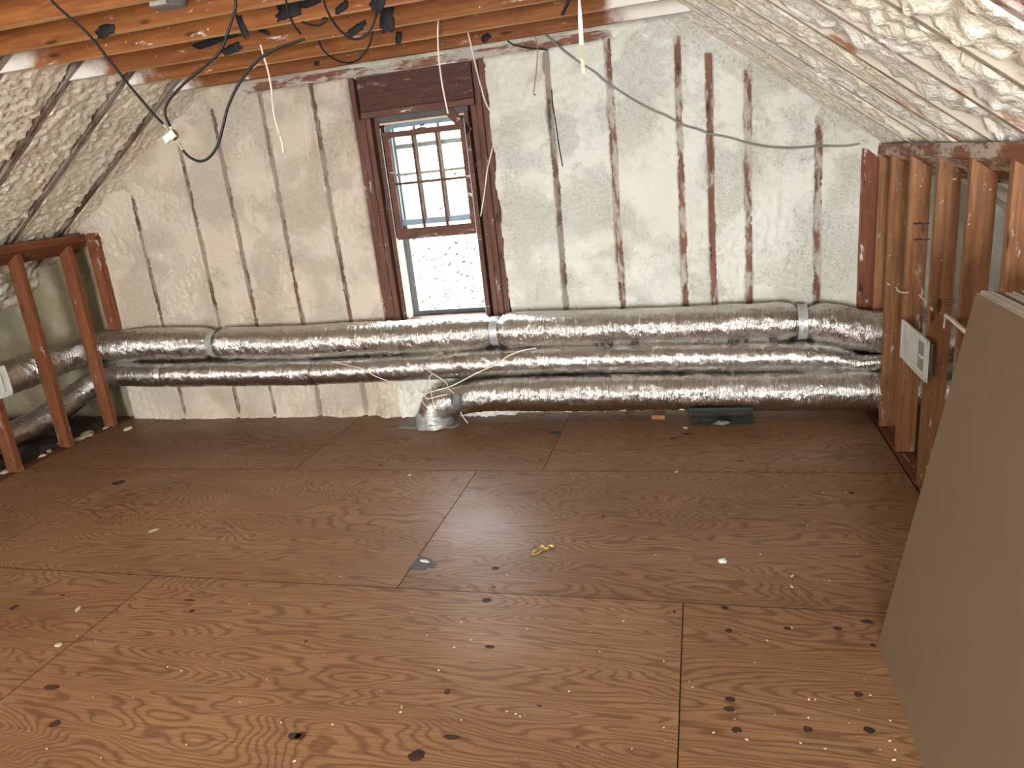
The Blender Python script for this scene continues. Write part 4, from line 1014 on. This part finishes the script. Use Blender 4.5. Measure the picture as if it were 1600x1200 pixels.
# ------------------------------------------------------------------ drywall stack
P0 = V((.549, 0, 0)); lean = V((.208, 0, 1.201)).normalized(); out_n = V((lean.z, 0, -lean.x))
nsh = 8; th = .0235
rs = random.Random(3)
first = None
for i in range(nsh):
    yo = -2.409 + (0 if i == 0 else rs.uniform(-.035, .02)); zo = 0
    if i == 1: yo = -2.409+.034
    if i == 2: yo = -2.409+.012
    H = 1.219; L = 2.438
    v = []
    for yy in (yo, yo-L):
        for hh in (0.0, H):
            for tt in (0.0, th-.0016):
                q = P0+lean*hh+out_n*(tt+i*th); v.append((q.x, yy, q.z+i*th*0.175+.001))
    # indices: yy*4+hh*2+tt ; keep bottom edge on the floor
    mb = MB()
    mb.add(v, [(0, 2, 6, 4), (1, 5, 7, 3)], 0); mb.add(v, [(0, 1, 3, 2), (4, 6, 7, 5), (0, 4, 5, 1), (2, 3, 7, 6)], 1)
    o = mb.build('drywall_sheet', [M['paper'] if i == 0 else M['ivory_paper'], M['gypsum'] if i % 2 else M['paper']])
    if i == 0: o.data.materials[1] = M['gypsum']
    lb = 'tan front drywall sheet of the stack leaning on the right knee wall' if i == 0 else ('rearmost drywall sheet of the stack, touching the knee wall studs' if i == nsh-1 else
         'drywall sheet inside the leaning stack, one of the ridged top edges behind the front sheet')
    tag(o, lb, 'drywall', 'drywall sheets leaning on the right knee wall')

# ------------------------------------------------------------------ debris
def chip(name, x, y, a, b, h, mat, lb, cat, grp=None, Z=0.0, seed=0, rot=0):
    p = onZ(x, y, Z); d = (p-CAM).length; sc = d/CF; o = blob(name, (0, 0, 0), a*sc, b*sc/max(.25, CAM.z/d), h, mat, None, .45, seed, 2.2, 10, 6)
    o.location = (p.x, p.y, Z+h*.6); o.rotation_euler = (0, 0, rot); return tag(o, lb, cat, grp)
chip('white_chip', 1129, 877, 6, 3.5, .006, M['chip_white'], 'white foam chip lying alone on the right half of the floor', 'chip', seed=2, rot=.5)
chip('wood_sliver', 664, 877, 9, 2, .003, M['chip_white'], 'pale sliver lying in the torn veneer hole of the floor', 'sliver', seed=4, rot=-.2)
chip('green_scrap', 867, 677, 11, 2.5, .003, M['leaf'], 'dark green leaf-shaped scrap on the floor near the lowest duct', 'scrap', seed=5, rot=-.15)
mb = MB(); a, b = onZ(1019, 652), onZ(1040, 650); mb.box((a.x, -.19, .0), (b.x, -.13, .03))
tag(mb.build('wood_offcut', M['stud'], bevel=.002), 'small orange wood offcut pushed under the lowest duct, left of the grey tape', 'offcut')
g = empty('yellow_foam_scrap', onZ(848, 858)); tag(g, 'twisted yellow-brown scrap lying in the middle of the floor', 'scrap')
mb = MB(); pts = [onZ(x, y, z) for x, y, z in [(832, 864, .004), (836, 860, .008), (843, 858, .005), (847, 853, .014), (853, 856, .006), (858, 852, .012), (864, 853, .007), (866, 852, .004)]]
mb.tube(spline(pts, 6), lambda t: .0045+.003*math.sin(t*17), 8); o = mb.build('twisted_strand', M['gold'], g, smooth=True); child_fix(o, g)
mb = MB(); pts = [onZ(x, y, z) for x, y, z in [(830, 866, .003), (838, 865, .004), (846, 860, .009), (852, 858, .003), (857, 856, .008)]]
mb.tube(spline(pts, 6), .003, 8); o = mb.build('loose_strand', M['gold'], g, smooth=True); child_fix(o, g)
NAMED = [(201, 671, 7, 3, .02, 'cream foam chunk on the floor at the foot of the left knee wall'), (240, 829, 9, 3, .004, 'pale flattened foam flake on the left of the floor'), (122, 952, 9, 2.2, .004, 'curled pale flake on the floor at the lower left'),
         (92, 1008, 7, 4, .004, 'small grey-white flake near the lower left seam'), (1238, 900, 6, 1.6, .004, 'lower of two pale curls on the floor left of the drywall'), (1237, 917, 5, 2, .004, 'upper curl beside the pale floor curl left of the drywall'),
         (640, 743, 4, 2, .006, 'single pale crumb on the floor below the boot'), (1057, 738, 4, 2, .006, 'pale crumb lying on the long floor seam at the right'), (1034, 653, 5, 2, .008, 'cream crumb just in front of the lowest duct, left of the grey tape'), (1071, 669, 5, 1.6, .006, 'cream crumb left below the grey tape strip')]
for i, (x, y, a, b, h, lb) in enumerate(NAMED): chip('foam_crumb', x, y, a*.72, b*.55, h*.7, M['crumb'], lb, 'crumb', 'foam crumbs on the floor', seed=i*2.3, rot=i)
rs = random.Random(11)
tiny = [(57, 1037), (181, 820), (1226, 760), (1321, 770), (1378, 742), (1397, 656), (1372, 707), (1320, 700), (1281, 656), (876, 645), (921, 657), (960, 659), (1026, 663), (1073, 686), (1113, 678), (863, 702), (896, 747), (927, 778), (929, 904), (937, 1018), (901, 1028), (806, 1116), (820, 1118), (721, 1125), (626, 1113), (667, 993), (389, 944), (500, 907), (417, 1062), (150, 1001), (110, 1041),
        (503, 650), (531, 683), (477, 705), (503, 604), (1262, 822), (1339, 866), (1264, 1093), (1251, 1161), (1390, 1158), (1399, 1172), (1148, 1124), (1077, 1065), (1082, 1074), (1211, 1117), (1167, 1156), (1289, 1170), (1327, 1130), (300, 690), (270, 672), (318, 646), (350, 660), (155, 815), (145, 700), (123, 722), (72, 733)]
while len(tiny) < 150:
    x, y = rs.uniform(20, 1400), rs.uniform(662, 1190)
    if onZ(x, y).x < .53 or y < 800: tiny.append((x, y))
base = blob('foam_crumb', (0, 0, 0), .006, .004, .003, M['crumb'], None, .4, 3, 2, 8, 5)
tag(base, 'tiny pale foam crumb scattered on the plywood floor', 'crumb', 'foam crumbs on the floor')
for i, (x, y) in enumerate(tiny):
    p = onZ(x, y)
    if p.x > .96 or p.x < XL or (p.x > .53 and p.y < -2.38): continue
    o = base if i == 0 else base.copy()
    if i: COL.objects.link(o)
    s = rs.uniform(.35, .85); o.location = (p.x, p.y, .002*s); o.scale = (s*rs.uniform(.7, 1.5), s, s); o.rotation_euler = (0, 0, rs.uniform(0, 3))
# foam rubble and loose insulation behind the left knee wall
i = 0
for x, y, a in [(126, 688, 9), (137, 680, 9), (92, 697, 5), (20, 735, 7), (28, 728, 4), (60, 708, 3), (166, 672, 3), (78, 708, 3), (10, 741, 4), (68, 716, 3)]:
    chip('foam_rubble', x, y, a, a*.5, .018, M['crumb'], 'cream foam rubble chunk behind the left knee wall foot', 'rubble', 'foam rubble behind the left knee wall', Z=-.018, seed=i*1.7, rot=i); i += 1
v = []; f = []; nx, ny = 70, 110
for j in range(ny+1):
    for k in range(nx+1):
        x = OUTL+.02+(XL-.14-OUTL)*k/nx; y = -3.2+3.15*j/ny
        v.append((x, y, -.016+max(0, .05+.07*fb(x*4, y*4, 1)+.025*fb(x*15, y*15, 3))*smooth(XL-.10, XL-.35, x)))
for j in range(ny):
    for k in range(nx): q = j*(nx+1)+k; f.append((q, q+1, q+nx+2, q+nx+1))
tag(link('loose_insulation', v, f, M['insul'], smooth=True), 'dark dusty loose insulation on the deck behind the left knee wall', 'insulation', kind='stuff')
i = 0
for x, y, a in [(1394, 693, 3), (1405, 699, 3), (1396, 687, 2.5), (1407, 695, 2), (1437, 737, 3), (1400, 686, 2)]:
    chip('foam_rubble', x, y, a, a*.6, .008, M['crumb'], 'cream foam crumb between the right knee wall studs', 'rubble', 'foam crumbs behind the right knee wall', Z=-.018, seed=i*3.3, rot=i); i += 1
chip('foam_lump', 775, 641, 26, 6, .035, M['crumb'], 'rough white foam lump under the lowest duct, right of the boot', 'foam lump', seed=44)
